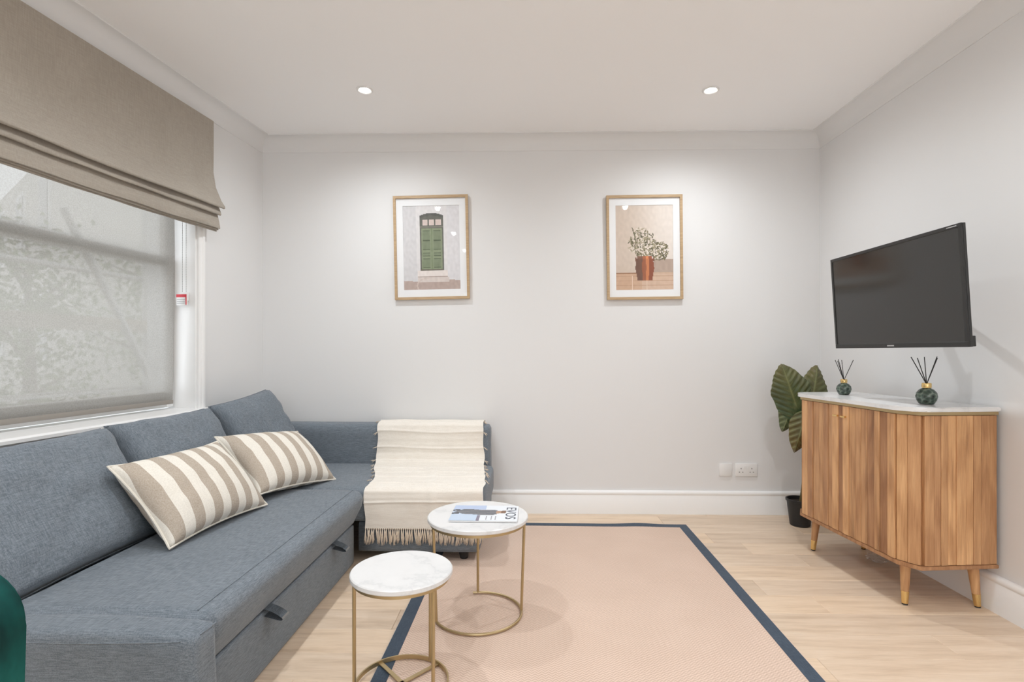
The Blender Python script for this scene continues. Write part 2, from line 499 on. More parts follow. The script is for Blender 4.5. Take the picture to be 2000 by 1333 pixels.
SP = [(-.21, 0), (.050, 0), (.058, .006), (.058, .018), (.050, .026), (-.12, .028), (-.21, .034)]
sweep(bm, SP, [((0, W0 - .05, WZ0 - .022), (1, 0, 0), (0, 0, 1)), ((0, W1 + .05, WZ0 - .022), (1, 0, 0), (0, 0, 1))])
finish('window_sill', bm, M_TRIM, win, True)
bm = bmesh.new()
sweep(bm, [(0, 0), (.016, 0), (.024, .05), (.034, .062), (.034, .07), (0, .07)], [((0.0005, W0 - .03, WZ0 - .093), (1, 0, 0), (0, 0, 1)), ((0.0005, W1 + .03, WZ0 - .093), (1, 0, 0), (0, 0, 1))])
finish('sill_apron', bm, M_TRIM, win, True)
def sash(x0, x1, z0, z1, rail_b, rail_t):
    bm = bmesh.new(); a, b = W0 + .014, W1 - .014; st = .05
    box(bm, (x0, a, z0), (x1, a + st, z1), .004); box(bm, (x0, b - st, z0), (x1, b, z1), .004)
    box(bm, (x0, a + st, z0), (x1, b - st, z0 + rail_b), .004); box(bm, (x0, a + st, z1 - rail_t), (x1, b - st, z1), .004)
    s = finish('sash', bm, M_TRIM, win)
    finish('pane', quad([((x0 + x1) / 2, a + st - .003, z0 + rail_b - .003), ((x0 + x1) / 2, b - st + .003, z0 + rail_b - .003), ((x0 + x1) / 2, b - st + .003, z1 - rail_t + .003), ((x0 + x1) / 2, a + st - .003, z1 - rail_t + .003)]), M_GLASS, s)
sash(-.165, -.128, WZ0 + .015, 1.555, .085, .05)
sash(-.205, -.168, 1.508, WZ1 - .014, .05, .06)

# ------------------------------------------------------------------ ceiling downlights
def downlight(x, y, label):
    r = root('ceiling_downlight', (x, y, CEIL), label, 'downlight', group='recessed ceiling downlights')
    finish('bezel', lathe(bmesh.new(), [(.030, -.0005), (.030, -.004), (.036, -.0065), (.043, -.004), (.044, -.0005)], 32), M_WHITEP, r, True)
    finish('lamp', lathe(bmesh.new(), [(.0005, -.0012), (.028, -.0012), (.028, -.0006), (.0005, -.0006)], 24), M_LAMP, r)
    ld = bpy.data.lights.new('downlight_beam', 'SPOT'); ld.energy = LAMP_W; ld.color = LAMP_COL
    ld.spot_size = R(168); ld.spot_blend = 1.0; ld.shadow_soft_size = .022
    lo = bpy.data.objects.new('downlight_beam', ld); COL.objects.link(lo); lo.parent = r; lo.location = (0, 0, -.012)
downlight(-.845, 2.85, 'lit ceiling downlight over the blue corner sofa')
downlight(1.0, 2.89, 'lit ceiling downlight nearer the television wall')
for yy, od in ((1.65, 'second'), (.43, 'third'), (-.78, 'fourth'), (-1.95, 'fifth')):
    for xx, t in ((-.845, 'window'), (1.0, 'television')):
        downlight(xx, yy, '%s ceiling downlight from the back wall in the row on the %s side' % (od, t))

# ------------------------------------------------------------------ sofa
PV = Vector((-.83, 2.7, 0)); SROT = R(-.89)
sofa = root('corner_sofa', PV, 'slate blue fabric corner sofa bed with chaise along the back wall', 'sofa', SROT)
def sp(*p): return (p[0] - PV.x, p[1] - PV.y, p[2])
def soft_box(name, lo, hi, bev, parent, m=M_SOFA, seg=4, puff=0, sub=10, wrinkle=0, seed=0):
    """box with rounded edges, faces gently crowned"""
    bm = new_box(sp(*lo), sp(*hi))
    bmesh.ops.subdivide_edges(bm, edges=bm.edges[:], cuts=sub, use_grid_fill=True)
    c = (Vector(sp(*lo)) + Vector(sp(*hi))) / 2; h = (Vector(sp(*hi)) - Vector(sp(*lo))) / 2
    for v in bm.verts:
        d = v.co - c
        q = Vector((max(-h[i] + bev, min(h[i] - bev, d[i])) for i in range(3)))
        e = d - q
        if e.length > 1e-6: e = e.normalized() * bev
        n = [d[i] / h[i] for i in range(3)]
        p = q + e
        if puff:
            for i in range(3):
                if abs(abs(d[i]) - h[i]) < 1e-5:
                    j, k_ = [a for a in range(3) if a != i]
                    p[i] += math.copysign(puff * (1 - n[j] ** 2) * (1 - n[k_] ** 2), d[i])
        if wrinkle:
            w = noise.noise(Vector((v.co.x * 5 + seed, v.co.y * 5, v.co.z * 9))) * wrinkle
            p += Vector(n).normalized() * w
        v.co = c + p
    return finish(name, bm, m, parent, 'all')
SZ = .365
finish('base', new_box(sp(-1.60, 1.40, .012), sp(-.86, 2.62, .19)), M_SOFA, sofa)
soft_box('drawer_front', (-.862, 1.385, .006), (-.832, 2.635, .196), .008, sofa)
# the pull-out seat with its rolled front edge
def seat_profile():
    pts = []
    def arc(cx, cz, r, a0, a1, n=6):
        for i in range(n + 1):
            a = R(a0 + (a1 - a0) * i / n); pts.append((cx + r * math.cos(a), cz + r * math.sin(a)))
    pts.append((-1.36, .205)); pts.append((-.85, .203))
    arc(-.842, .215, .012, -90, -10, 3)
    pts.append((-.812, .25)); pts.append((-.792, .29))
    arc(-.825, .325, .040, 0, 90, 6)
    pts.append((-.90, .3685)); pts.append((-1.1, .370)); pts.append((-1.36, .366))
    return pts
bm = bmesh.new(); prof = seat_profile(); nY = 44; y0, y1 = 1.375, 2.652
path = []
for i in range(nY + 1):
    t = i / nY; yy = y0 + (y1 - y0) * t
    path.append((t, yy))
rows = []
for t, yy in path:
    ed = min(t, 1 - t) * (y1 - y0)
    k_ = 1 - max(0, 1 - ed / .03) ** 2 * 1.0
    row = []
    for x, z in prof:
        zz = .205 + (z - .205) * (.90 + .10 * math.sqrt(max(0, k_)))
        xx = -.85 + (x + .85) * (.6 + .4 * math.sqrt(max(0, k_))) if x > -.85 else x
        wz = .0025 * noise.noise(Vector((x * 3, yy * 3, 1.3))) if z > .3 else 0
        row.append(bm.verts.new(sp(xx, yy, zz + wz)))
    rows.append(row)
for A, B in zip(rows, rows[1:]):
    for j in range(len(prof)): bm.faces.new((A[j], A[(j + 1) % len(prof)], B[(j + 1) % len(prof)], B[j]))
bm.faces.new(rows[0]); bm.faces.new(rows[-1][::-1])
seat = finish('seat', bm, M_SOFA, sofa, True)
bm = bmesh.new(); tube(bm, [sp(-.838, 1.40 + i * .0615, .3672 + .0025 * noise.noise(Vector((-2.5, (1.40 + i * .0615) * 3, 1.3)))) for i in range(21)], .0016, 5)
finish('seat_seam', bm, M_SOFA, seat)
soft_box('chaise_base', (-.825, 2.665, .05), (-.215, 3.42, .20), .012, sofa, sub=4)
soft_box('chaise_seat', (-1.42, 2.655, .195), (-.19, 3.315, .362), .035, sofa, puff=.006, sub=14)
soft_box('chaise_back', (-1.62, 3.29, .05), (-.212, 3.455, .600), .045, sofa, sub=16, wrinkle=.003)
soft_box('low_arm', (-1.60, 1.262, .012), (-.762, 1.372, .372), .028, sofa, sub=16, wrinkle=.006, seed=4)
bm = bmesh.new(); tube(bm, [sp(-1.58, 1.270, .355)] + [sp(-1.58 + i * .1, 1.2625, .352 + .003 * math.sin(i)) for i in range(1, 8)] + [sp(-.80, 1.266, .356), sp(-.768, 1.30, .358), sp(-.766, 1.362, .356)], .0022, 6)
finish('arm_piping', bm, M_SOFA, sofa, True)
soft_box('backrest', (-1.74, 1.27, .012), (-1.625, 3.28, .52), .03, sofa, sub=6)
for px_, py_ in ((-.30, 2.72), (-.30, 3.36), (-.75, 3.36)):
    finish('foot', lathe(bmesh.new(), [(.020, 0), (.027, .042)], 20, sp(px_, py_, .0085)), M_RUBBER, sofa, True)
for yy in (1.76, 2.36):
    bm = bmesh.new()
    P = []
    for i in range(9):
        a = math.pi * i / 8
        P.append((-.832 + .062 * math.sin(a) ** .8, .196 + .012 * math.cos(a) - .022 * math.sin(a)))
    w = .022
    A = [bm.verts.new(sp(x, yy - w, z)) for x, z in P]; B = [bm.verts.new(sp(x, yy + w, z)) for x, z in P]
    for i in range(8): bm.faces.new((A[i], A[i + 1], B[i + 1], B[i]))
    bmesh.ops.solidify(bm, geom=bm.faces[:], thickness=.003)
    tb = finish('pull_tab', bm, M_SOFA, sofa, True)
    bm = bmesh.new()
    Q = [(x + .0018, z + .0012) for x, z in P[3:6]]
    A = [bm.verts.new(sp(x, yy - w - .0006, z)) for x, z in Q]; B = [bm.verts.new(sp(x, yy + w + .0006, z)) for x, z in Q]
    for i in range(2): bm.faces.new((A[i], A[i + 1], B[i + 1], B[i]))
    bmesh.ops.solidify(bm, geom=bm.faces[:], thickness=.005)
    o = finish('tab_end', bm, M_CHAIN, tb, True); o['label'] = 'pale grey tab end'

# pillows -----------------------------------------------------------
def pillow_mesh(w, h, t, n=28, pinch=.05, pw=2.2, corner=.0, wr=.004, seed=0, box_=0.0):
    bm = bmesh.new(); grid = {}
    def outline(u, v):
        x = u * w / 2 * (1 - pinch * (1 - v * v) * abs(u) ** 3)
        y = v * h / 2 * (1 - pinch * 1.3 * (1 - u * u) * abs(v) ** 3)
        return x, y
    for s in (1, -1):
        for i in range(n + 1):
            for j in range(n + 1):
                u, v = -1 + 2 * i / n, -1 + 2 * j / n
                edge = i in (0, n) or j in (0, n)
                if edge and s < 0: grid[(s, i, j)] = grid[(1, i, j)]; continue
                x, y = outline(u, v)
                prof = (max(0, 1 - abs(u) ** pw) * max(0, 1 - abs(v) ** pw)) ** (.5 - .2 * box_)
                z = s * t / 2 * prof
                if not edge:
                    z += s * wr * noise.noise(Vector((u * 3 + seed, v * 3, s * 2))) * min(1, prof * 2)
                    z += s * wr * .6 * noise.noise(Vector((u * 9 + seed, v * 4, s * 2))) * min(1, prof * 2)
                grid[(s, i, j)] = bm.verts.new((x, y, z))
    for s in (1, -1):
        for i in range(n):
            for j in range(n):
                q = [grid[(s, i, j)], grid[(s, i + 1, j)], grid[(s, i + 1, j + 1)], grid[(s, i, j + 1)]]
                bm.faces.new(q if s > 0 else q[::-1])
    edge_pts = [grid[(1, i, 0)].co.copy() for i in range(n)] + [grid[(1, n, j)].co.copy() for j in range(n)] + \
               [grid[(1, i, n)].co.copy() for i in range(n, 0, -1)] + [grid[(1, 0, j)].co.copy() for j in range(n, 0, -1)]
    return bm, edge_pts
def place(o, origin, ux, uy):
    ux = Vector(ux).normalized(); uy = Vector(uy); uy = (uy - ux * uy.dot(ux)).normalized(); uz = ux.cross(uy)
    o.matrix_world = Matrix((( *[ux.x, uy.x, uz.x], origin[0]), (ux.y, uy.y, uz.y, origin[1]), (ux.z, uy.z, uz.z, origin[2]), (0, 0, 0, 1)))
def back_cushion(c, ux, uy, w, h, label, seed):
    bm, ep = pillow_mesh(w, h, .155, 30, .03, 5, wr=.010, seed=seed, box_=1)
    o = finish('back_cushion', bm, M_SOFA, None, 'all'); place(o, c, ux, uy)
    tag(o, label, 'cushion', 'loose back cushions on the sofa')
    bm = tube(bmesh.new(), ep, .0035, 5, True)
    finish('seam', bm, M_SOFA, o, True)
    return o
LEAN = (-.50, .0, .866)
back_cushion((-1.517, 1.712, .552), (.012, 1, 0), LEAN, .645, .46, 'blue back cushion at the near end of the sofa, partly behind the green chair', 1)
back_cushion((-1.512, 2.378, .558), (.012, 1, 0), LEAN, .64, .46, 'middle blue back cushion, under the end of the screen blind', 5)
back_cushion((-1.482, 2.99, .588), (.06, 1, .09), (-.46, .0, .89), .54, .46, 'blue back cushion in the sofa corner, behind the farther striped cushion', 9)
def striped(c, ux, uy, label, seed):
    bm, ep = pillow_mesh(.535, .365, .185, 40, .075, 2.1, wr=.004, seed=seed)
    o = finish('striped_cushion', bm, M_STRIPE, None, 'all'); place(o, c, ux, uy)
    tag(o, label, 'cushion', 'striped scatter cushions')
    finish('piping', tube(bmesh.new(), ep, .004, 6, True), M_PIPE, o, True)
    return o
striped((-1.283, 2.085, .514), (.08, .52, 0), (-.235, .03, .26), 'nearer beige and cream striped cushion leaning on the sofa back', 3)
striped((-1.215, 2.655, .510), (.16, .47, -.045), (-.22, .05, .20), 'farther beige and cream striped cushion, beside the corner back cushion', 8)

# throw -------------------------------------------------------------
th_path = [(3.463, .46), (3.466, .56), (3.455, .601), (3.425, .611), (3.375, .612), (3.315, .608), (3.292, .596), (3.282, .565), (3.280, .50), (3.278, .43), (3.268, .392), (3.240, .376),
           (3.10, .374), (2.95, .374), (2.80, .374), (2.70, .373), (2.665, .370), (2.647, .355), (2.642, .325), (2.643, .25), (2.647, .175)]
def resample(p, n):
    P = [Vector((a, b)) for a, b in p]; d = [0]
    for a, b in zip(P, P[1:]): d.append(d[-1] + (b - a).length)
    out = []
    for i in range(n + 1):
        s = d[-1] * i / n; k_ = 0
        while k_ < len(P) - 2 and d[k_ + 1] < s: k_ += 1
        t = (s - d[k_]) / (d[k_ + 1] - d[k_]); out.append((P[k_].lerp(P[k_ + 1], t), s))
    return out, d[-1]
prof, tot = resample(th_path, 280)
ridges = [tot * f for f in (.185, .262, .335, .40, .52, .60, .685, .80, .90)]
throw = root('throw_blanket', (-.5, 2.95, .37), 'cream woven throw with tasselled hem draped over the sofa chaise', 'blanket')
bm = bmesh.new(); NX = 60; rows = []
def throw_x(t, s):
    l = -.895 + .11 * smoothstep(.38, .78, s / tot) + .012 * noise.noise(Vector((s * 9, 0, 0)))
    r = -.243 + .045 * smoothstep(.3, .8, s / tot) + .010 * noise.noise(Vector((s * 9, 5, 0)))
    return l + (r - l) * t
edgeL, edgeR, hem = [], [], []
for i, (p, s) in enumerate(prof):
    row = []
    a = prof[max(0, i - 1)][0]; b = prof[min(len(prof) - 1, i + 1)][0]
    tg = (b - a).normalized(); nm = Vector((tg.y, -tg.x))
    if nm.x > 0 and abs(nm.x) > abs(nm.y): nm = -nm if s > tot * .15 else nm
    if abs(nm.y) > abs(nm.x) and nm.y < 0: nm = -nm
    for j in range(NX + 1):
        t = j / NX; x = throw_x(t, s)
        rz = 0
        for q, rs in enumerate(ridges):
            ds = s - rs - .012 * noise.noise(Vector((x * 3, q * 3.1, 0)))
            rz += .0065 * math.exp(-(ds / .0045) ** 2)
        wv = .004 + .005 * noise.noise(Vector((x * 6, s * 7, 2))) + .002 * noise.noise(Vector((x * 3, s * 40, 5)))
        off = nm * (rz + max(.001, wv) + .006 * math.exp(-((t - .55 + .02 * math.sin(s * 9)) / .035) ** 2) * smoothstep(.35, .5, s / tot))
        row.append(bm.verts.new((x + .5, p.x + off.x - 2.95, p.y + off.y - .37)))
    rows.append(row); edgeL.append(row[0].co.copy()); edgeR.append(row[-1].co.copy())
hem = [v.co.copy() for v in rows[-1]]
for A, B in zip(rows, rows[1:]):
    for j in range(NX): bm.faces.new((A[j], A[j + 1], B[j + 1], B[j]))
finish('cloth', bm, M_THROW, throw, 'all')
rn = random.Random(11)
tassel_meshes = []
for q in range(6):
    bm = bmesh.new()
    bmesh.ops.create_icosphere(bm, subdivisions=1, radius=.0045, matrix=Matrix.Translation((0, 0, -.004)))
    for s_ in range(5):
        dx, dy = rn.uniform(-.008, .008), rn.uniform(-.006, .003); ln = rn.uniform(.062, .085)
        tube(bm, [(0, 0, -.004), (dx * .4 + rn.uniform(-.002, .002), dy * .5, -ln * .4), (dx + rn.uniform(-.003, .003), dy, -ln * .75), (dx * 1.3 + rn.uniform(-.004, .004), dy, -ln)], [.0022, .0020, .0018, .0008], 5)
    me = bpy.data.meshes.new('tassel'); bm.to_mesh(me); bm.free(); me.materials.append(M_FRINGE)
    for p in me.polygons: p.use_smooth = True
    tassel_meshes.append(me)
for i in range(56):
    t = (i + .5) / 56 * NX; j = int(t)
    p = hem[j].lerp(hem[min(NX, j + 1)], t - j)
    link_mesh('tassel', tassel_meshes[i % 6], throw, p + Vector((0, -.004, .002)), (rn.uniform(-.05, .08), rn.uniform(-.1, .1), rn.uniform(-.4, .4)))
for ed, sg in ((edgeL, -1), (edgeR, 1)):
    for q in range(9):
        p = ed[int(56 + q * 19.3)]
        o = link_mesh('tassel', tassel_meshes[q % 6], throw, p + Vector((sg * .002, -.002, .004)), (0, -sg * rn.uniform(.7, 1.2), rn.uniform(-.5, .5)))
        o.scale = (.75, .75, .34)

# ------------------------------------------------------------------ rug
RR = R(-.95); RC = Vector((.245, 2.27, 0)); RW, RL = 1.435, 2.0
rug = root('area_rug', RC, 'blush herringbone rug with a navy bound edge', 'rug', RR)
bw = .05
def rz(x, y):
    return .006 + .007 * math.exp(-((x - .43) / .10) ** 2) * smoothstep(.90, 1.0, y)
bm = bmesh.new(); nx, ny = 36, 40; g = [[bm.verts.new(((-RW / 2 + bw) + (RW - 2 * bw) * i / nx, (-RL / 2 + bw) + (RL - 2 * bw) * j / ny, rz((-RW / 2 + bw) + (RW - 2 * bw) * i / nx, (-RL / 2 + bw) + (RL - 2 * bw) * j / ny))) for j in range(ny + 1)] for i in range(nx + 1)]
for i in range(nx):
    for j in range(ny): bm.faces.new((g[i][j], g[i + 1][j], g[i + 1][j + 1], g[i][j + 1]))
finish('field', bm, M_RUG, rug)
def strip(name, x0, x1, y0, y1, h, m, n=36):
    bm = bmesh.new()
    lx = (x1 - x0) > (y1 - y0); rows = []
    for i in range(n + 1):
        t = i / n
        a = (x0 + (x1 - x0) * t, y0) if lx else (x0, y0 + (y1 - y0) * t)
        b = (x0 + (x1 - x0) * t, y1) if lx else (x1, y0 + (y1 - y0) * t)
        rows.append([bm.verts.new((*a, .0008)), bm.verts.new((*b, .0008)), bm.verts.new((*b, rz(*b) + h)), bm.verts.new((*a, rz(*a) + h))])
    for A, B in zip(rows, rows[1:]):
        for k_ in range(4): bm.faces.new((A[k_], A[(k_ + 1) % 4], B[(k_ + 1) % 4], B[k_]))
    bm.faces.new(rows[0]); bm.faces.new(rows[-1][::-1])
    finish(name, bm, m, rug)
w2, l2 = RW / 2, RL / 2
strip('border', -w2, -w2 + bw, -l2, l2, .0015, M_NAVY); strip('border', w2 - bw, w2, -l2, l2, .0015, M_NAVY)
strip('border', -w2 + bw, w2 - bw, l2 - bw, l2, .0012, M_NAVY); strip('border', -w2 + bw, w2 - bw, -l2, -l2 + bw, .0012, M_NAVY)
for sg in (-1, 1):
    bm = bmesh.new(); n = 230
    for i in range(n):
        yy = -l2 + RL * (i + .5) / n; xx = sg * (w2 + .0005)
        q = [(xx, yy - .0028, .004), (xx + sg * .007, yy, .0018), (xx, yy + .0028, .004)]
        bm.faces.new([bm.verts.new(p) for p in q])
    o = finish('edge_stitching', bm, M_STITCH, rug); o['kind'] = 'stuff'

# ------------------------------------------------------------------ side tables
def side_table(name, c, d, h, ring_r, legs, label, gap=None, cross=False):
    r = root(name, (c[0], c[1], .0085), label, 'side table', group='nesting marble side tables')
    R0 = d / 2
    finish('top', lathe(bmesh.new(), [(.0005, h - .017), (R0 - .003, h - .017), (R0, h - .014), (R0, h - .003), (R0 - .003, h), (.0005, h)], 64), M_MARBLE, r, True)
    bm = bmesh.new()
    lathe(bm, [(R0 - .018, h - .029), (R0 - .010, h - .029), (R0 - .010, h - .0172), (R0 - .018, h - .0172), (R0 - .018, h - .029)], 64, cap=False)
    finish('rim', bm, M_GOLD, r, True)
    bm = bmesh.new()
    a0, a1 = gap if gap else (0, 360); n = 60
    pts = []
    for i in range(n + (1 if gap else 0)):
        a = R(a0 + (a1 - a0) * i / n); pts.append((ring_r * math.cos(a), ring_r * math.sin(a), .0055))
    if cross:
        sweep(bm, [(-.0025, 0), (.0025, 0), (.0025, .014), (-.0025, .014)], [((x, y_, 0), (x / ring_r, y_ / ring_r, 0), (0, 0, 1)) for x, y_, _ in pts + pts[:1]])
    else:
        tube(bm, pts, .0052, 8, not gap)
    finish('base_ring', bm, M_GOLD, r, True)
    for a in legs:
        x0, y0_ = ring_r * math.cos(R(a)), ring_r * math.sin(R(a))
        x1, y1_ = (R0 - .014) * math.cos(R(a)), (R0 - .014) * math.sin(R(a))
        finish('leg', tube(bmesh.new(), [(x0, y0_, .006), (x1, y1_, h - .028)], .0056, 8), M_GOLD, r, True)
    if cross:
        for a in cross:
            cx, sx = math.cos(R(a)), math.sin(R(a)); q = ring_r - .002; w = .007
            bm = bmesh.new()
            poly = [(-q * cx - w * sx, -q * sx + w * cx), (-q * cx + w * sx, -q * sx - w * cx), (q * cx + w * sx, q * sx - w * cx), (q * cx - w * sx, q * sx + w * cx)]
            prism(bm, poly, .004, .007); finish('cross_bar', bm, M_GOLD, r)
    return r
side_table('side_table', (-.18, 2.135), .398, .392, .173, (208, 95, 5), 'taller round marble table with a magazine on it', gap=(-165, 102))
side_table('side_table', (-.379, 1.672), .315, .362, .143, (196, 62, 322), 'lower empty round marble table nearest the camera', cross=(48, 132))

# magazine
mg = root('magazine', (-.152, 2.135, .4015), 'glossy magazine with a suited figure on the cover, on the taller table', 'magazine', R(-1))
mw, mh = .262, .20      # x = up the cover, y = across
finish('pages', new_box((-mw / 2 + .001, -mh / 2 + .001, .0008), (mw / 2 - .001, mh / 2 - .001, .0058)), M_PAPER, mg)
def color_grid(name, w, h, nx, ny, fn, z, parent, m, axes='xy'):
    bm = bmesh.new(); cl = bm.loops.layers.float_color.new('Col')
    g = [[bm.verts.new((-w / 2 + w * i / nx, -h / 2 + h * j / ny, z)) for j in range(ny + 1)] for i in range(nx + 1)]
    def lin(c): return [((v / 255) / 12.92 if v / 255 <= .04045 else ((v / 255 + .055) / 1.055) ** 2.4) for v in c]
    for i in range(nx):
        for j in range(ny):
            f = bm.faces.new((g[i][j], g[i + 1][j], g[i + 1][j + 1], g[i][j + 1]))
            c = lin(fn((i + .5) / nx, (j + .5) / ny))
            for lp in f.loops: lp[cl] = (*c, 1)
    return finish(name, bm, m, parent)
def cover(u, v):      # u: bottom(0) -> top(1) of the cover, v: right .. left
    c = (225, 230, 236)
    if u < .42: c = (188, 205, 226)
    if v > .72 and u < .5: c = (176, 192, 222)
    if .40 < u < .44 and v < .35: c = (120, 115, 135)
    hw = .17 * smoothstep(.0, .2, u) * (1 if u < .62 else max(0, 1 - (u - .62) / .16 * .55))
    m_ = .55 + .03 * math.sin(u * 9)
    if .02 < u < .68 and abs(v - m_) < hw: c = (86, 90, 98) if math.sin(v * 60 + u * 8) > -.3 else (112, 114, 120)
    if u < .10 and abs(abs(v - m_) - .10) < .05: c = (52, 58, 70)
    if .66 <= u < .82 and abs(v - m_) < .085: c = (172, 138, 112) if u < .75 else (120, 88, 64)
    if .48 < u < .72 and v < .3 and int(u * 60) % 4 == 0 and v > .06: c = (150, 152, 158)
    return c
cv = color_grid('cover', mw, mh, 66, 50, cover, .0066, mg, vcol_mat('glossy_cover_print', .25))
def text(body, size, m, parent, loc, rot, name, sx=1.0, extr=.0002):
    cu = bpy.data.curves.new(name, 'FONT'); cu.body = body; cu.size = size; cu.extrude = extr
    cu.align_x = 'CENTER'; cu.align_y = 'CENTER'
    t = bpy.data.objects.new(name, cu); COL.objects.link(t)
    dg = bpy.context.evaluated_depsgraph_get(); me = bpy.data.meshes.new_from_object(t.evaluated_get(dg))
    bpy.data.objects.remove(t)
    me.materials.clear(); me.materials.append(m)
    o = link_mesh(name, me, parent, loc, rot); o.scale = (sx, 1, 1); return o
text('EVOS', .058, mat('navy_ink', (.03, .045, .08), .3), mg, (mw / 2 - .030, 0, .0070), (0, 0, R(-90)), 'title_lettering', 1.12)

# ------------------------------------------------------------------ sideboard
CBR = R(5.0); CB = Vector((1.674, 2.56, 0))
cab = root('sideboard', CB, 'slatted acacia sideboard with white marble top and brass-tipped legs', 'sideboard', CBR)
HX, HY, CX, CY = .185, .3975, .045, .070     # half depth, half length, chamfer
Z0, Z1, Z2, Z3 = .200, .797, .811, .829
def outline(o=0.0, r=0):
    hx, hy = HX + o, HY + o
    return [(HX, -hy), (HX, hy), (-hx + CX, hy), (-hx, hy - CY), (-hx, -hy + CY), (-hx + CX, -hy)]
def inset_out(o):
    hx, hy = HX - o, HY - o
    return [(HX - .002, -hy), (HX - .002, hy), (-hx + CX, hy), (-hx, hy - CY), (-hx, -hy + CY), (-hx + CX, -hy)]
finish('carcass', prism(bmesh.new(), inset_out(.016), Z0, Z1), M_WOOD, cab)
finish('bottom_panel', prism(bmesh.new(), outline(.0), Z0 - .016, Z0 - .0003, .002), M_WOOD, cab)
finish('brass_band', prism(bmesh.new(), outline(-.001), Z1 + .0004, Z2), M_BRASS if False else M_GOLD, cab)
def round_poly(poly, r, n=6):
    out = []
    k = len(poly)
    for i in range(k):
        p0, p1, p2 = Vector(poly[i - 1]), Vector(poly[i]), Vector(poly[(i + 1) % k])
        a, b = (p0 - p1).normalized(), (p2 - p1).normalized()
        rr = min(r, (p0 - p1).length * .45, (p2 - p1).length * .45)
        for j in range(n + 1):
            t = j / n; q = (p1 + a * rr).lerp(p1, t).lerp(p1.lerp(p1 + b * rr, t), t); out.append((q.x, q.y))
    return out
op = outline(.008)
finish('marble_top', prism(bmesh.new(), round_poly(op[:2], 0) if False else [op[0], op[1]] + round_poly(op, .05)[14:], Z2 + .0003, Z3, .003), M_MARBLE, cab, True)
slat_meshes = {}
def slat(parent, p, q, w, th, name='slat'):
    """vertical slat between outline points p,q (2D), thickness outward"""
    key = (round(w, 3), round(th, 4))
    if key not in slat_meshes:
        bm = new_box((-w / 2 + .0004, -th, Z0 + .002), (w / 2 - .0004, 0, Z1 - .002))
        es = [e for e in bm.edges if abs(e.verts[0].co.y + th) < 1e-6 and abs(e.verts[1].co.y + th) < 1e-6 and abs(e.verts[0].co.z - e.verts[1].co.z) > .1]
        bmesh.ops.bevel(bm, geom=es, offset=.0018, segments=1, affect='EDGES')
        me = bpy.data.meshes.new('slat'); bmesh.ops.recalc_face_normals(bm, faces=bm.faces[:]); bm.to_mesh(me); bm.free(); me.materials.append(M_WOOD)
        slat_meshes[key] = me
    mid = (Vector(p) + Vector(q)) / 2; d = (Vector(q) - Vector(p)).normalized()
    link_mesh(name, slat_meshes[key], parent, (mid.x, mid.y, 0), (0, 0, math.atan2(d.y, d.x)))
def run_slats(parent, a, b, widths, base=.0158):
    a, b = Vector(a), Vector(b); L_ = (b - a).length; tw = sum(widths); s = 0; d = (b - a).normalized()
    for w in widths:
        w = w * L_ / tw
        slat(parent, a + d * s, a + d * (s + w), w, rs.choice((base - .0045, base - .0015, base, base - .003)))
        s += w
rs = random.Random(5)
IN = .016
hx, hy = HX - IN, HY - IN
# order along the front: far end (y+) to near end (y-); outward normal is to the right of the direction reversed
for sg, wid, nm in ((1, (5, 4.4, 5, 3.6, 4.2, 3.2, 4.6, 3.4), 'far'), (-1, (4.6, 5, 3.8, 4.2, 5, 3.4, 5, 4.4), 'near')):
    dr = bpy.data.objects.new('door', None); COL.objects.link(dr); dr.parent = cab; dr.empty_display_size = .05
    ya, yb = ((hy - CY), .0006) if sg > 0 else (-.0006, -(hy - CY))
    run_slats(dr, (-hx, ya), (-hx, yb), wid)
    bm = bmesh.new(); yk = .026 * sg
    tube(bm, [(-HX - .0015, yk, .748), (-HX - .015, yk, .748)], .0032, 8)
    tube(bm, [(-HX - .016, yk - .016, .748), (-HX - .016, yk + .016, .748)], .0042, 8)
    finish('handle', bm, M_BRASS, dr, True)
run_slats(cab, (-hx, -(hy - CY)), (-hx + CX, -hy), (4, 4.5))
run_slats(cab, (-hx + CX, -hy), (HX - .002, -hy), (5, 3.6, 3.6, 4.4, 5, 4, 4, 4.6, 4))
run_slats(cab, (-hx + CX, hy), (-hx, hy - CY), (4, 4.5))
run_slats(cab, (HX - .002, hy), (-hx + CX, hy), (5, 3.6, 3.6, 4.4, 5, 4, 4, 4.6, 4))
for lx, ly in ((-.105, .31), (-.105, -.275), (.15, -.318), (.15, .31)):
    sx = -1 if lx < 0 else 1; sy = -1 if ly < 0 else 1
    top = Vector((lx, ly, Z0 - .0165)); bot = Vector((lx + sx * .012, ly + sy * .012, .0005)); k_ = top.lerp(bot, .70)
    lg = finish('leg', tube(bmesh.new(), [top, k_], [.021, .0145], 16), M_WOOD, cab, True)
    finish('brass_tip', tube(bmesh.new(), [k_, top.lerp(bot, .97)], [.0150, .0118], 16), M_BRASS, lg, True)
    finish('foot_pad', tube(bmesh.new(), [top.lerp(bot, .9705), bot], .0105, 12), M_RUBBER, lg, True)

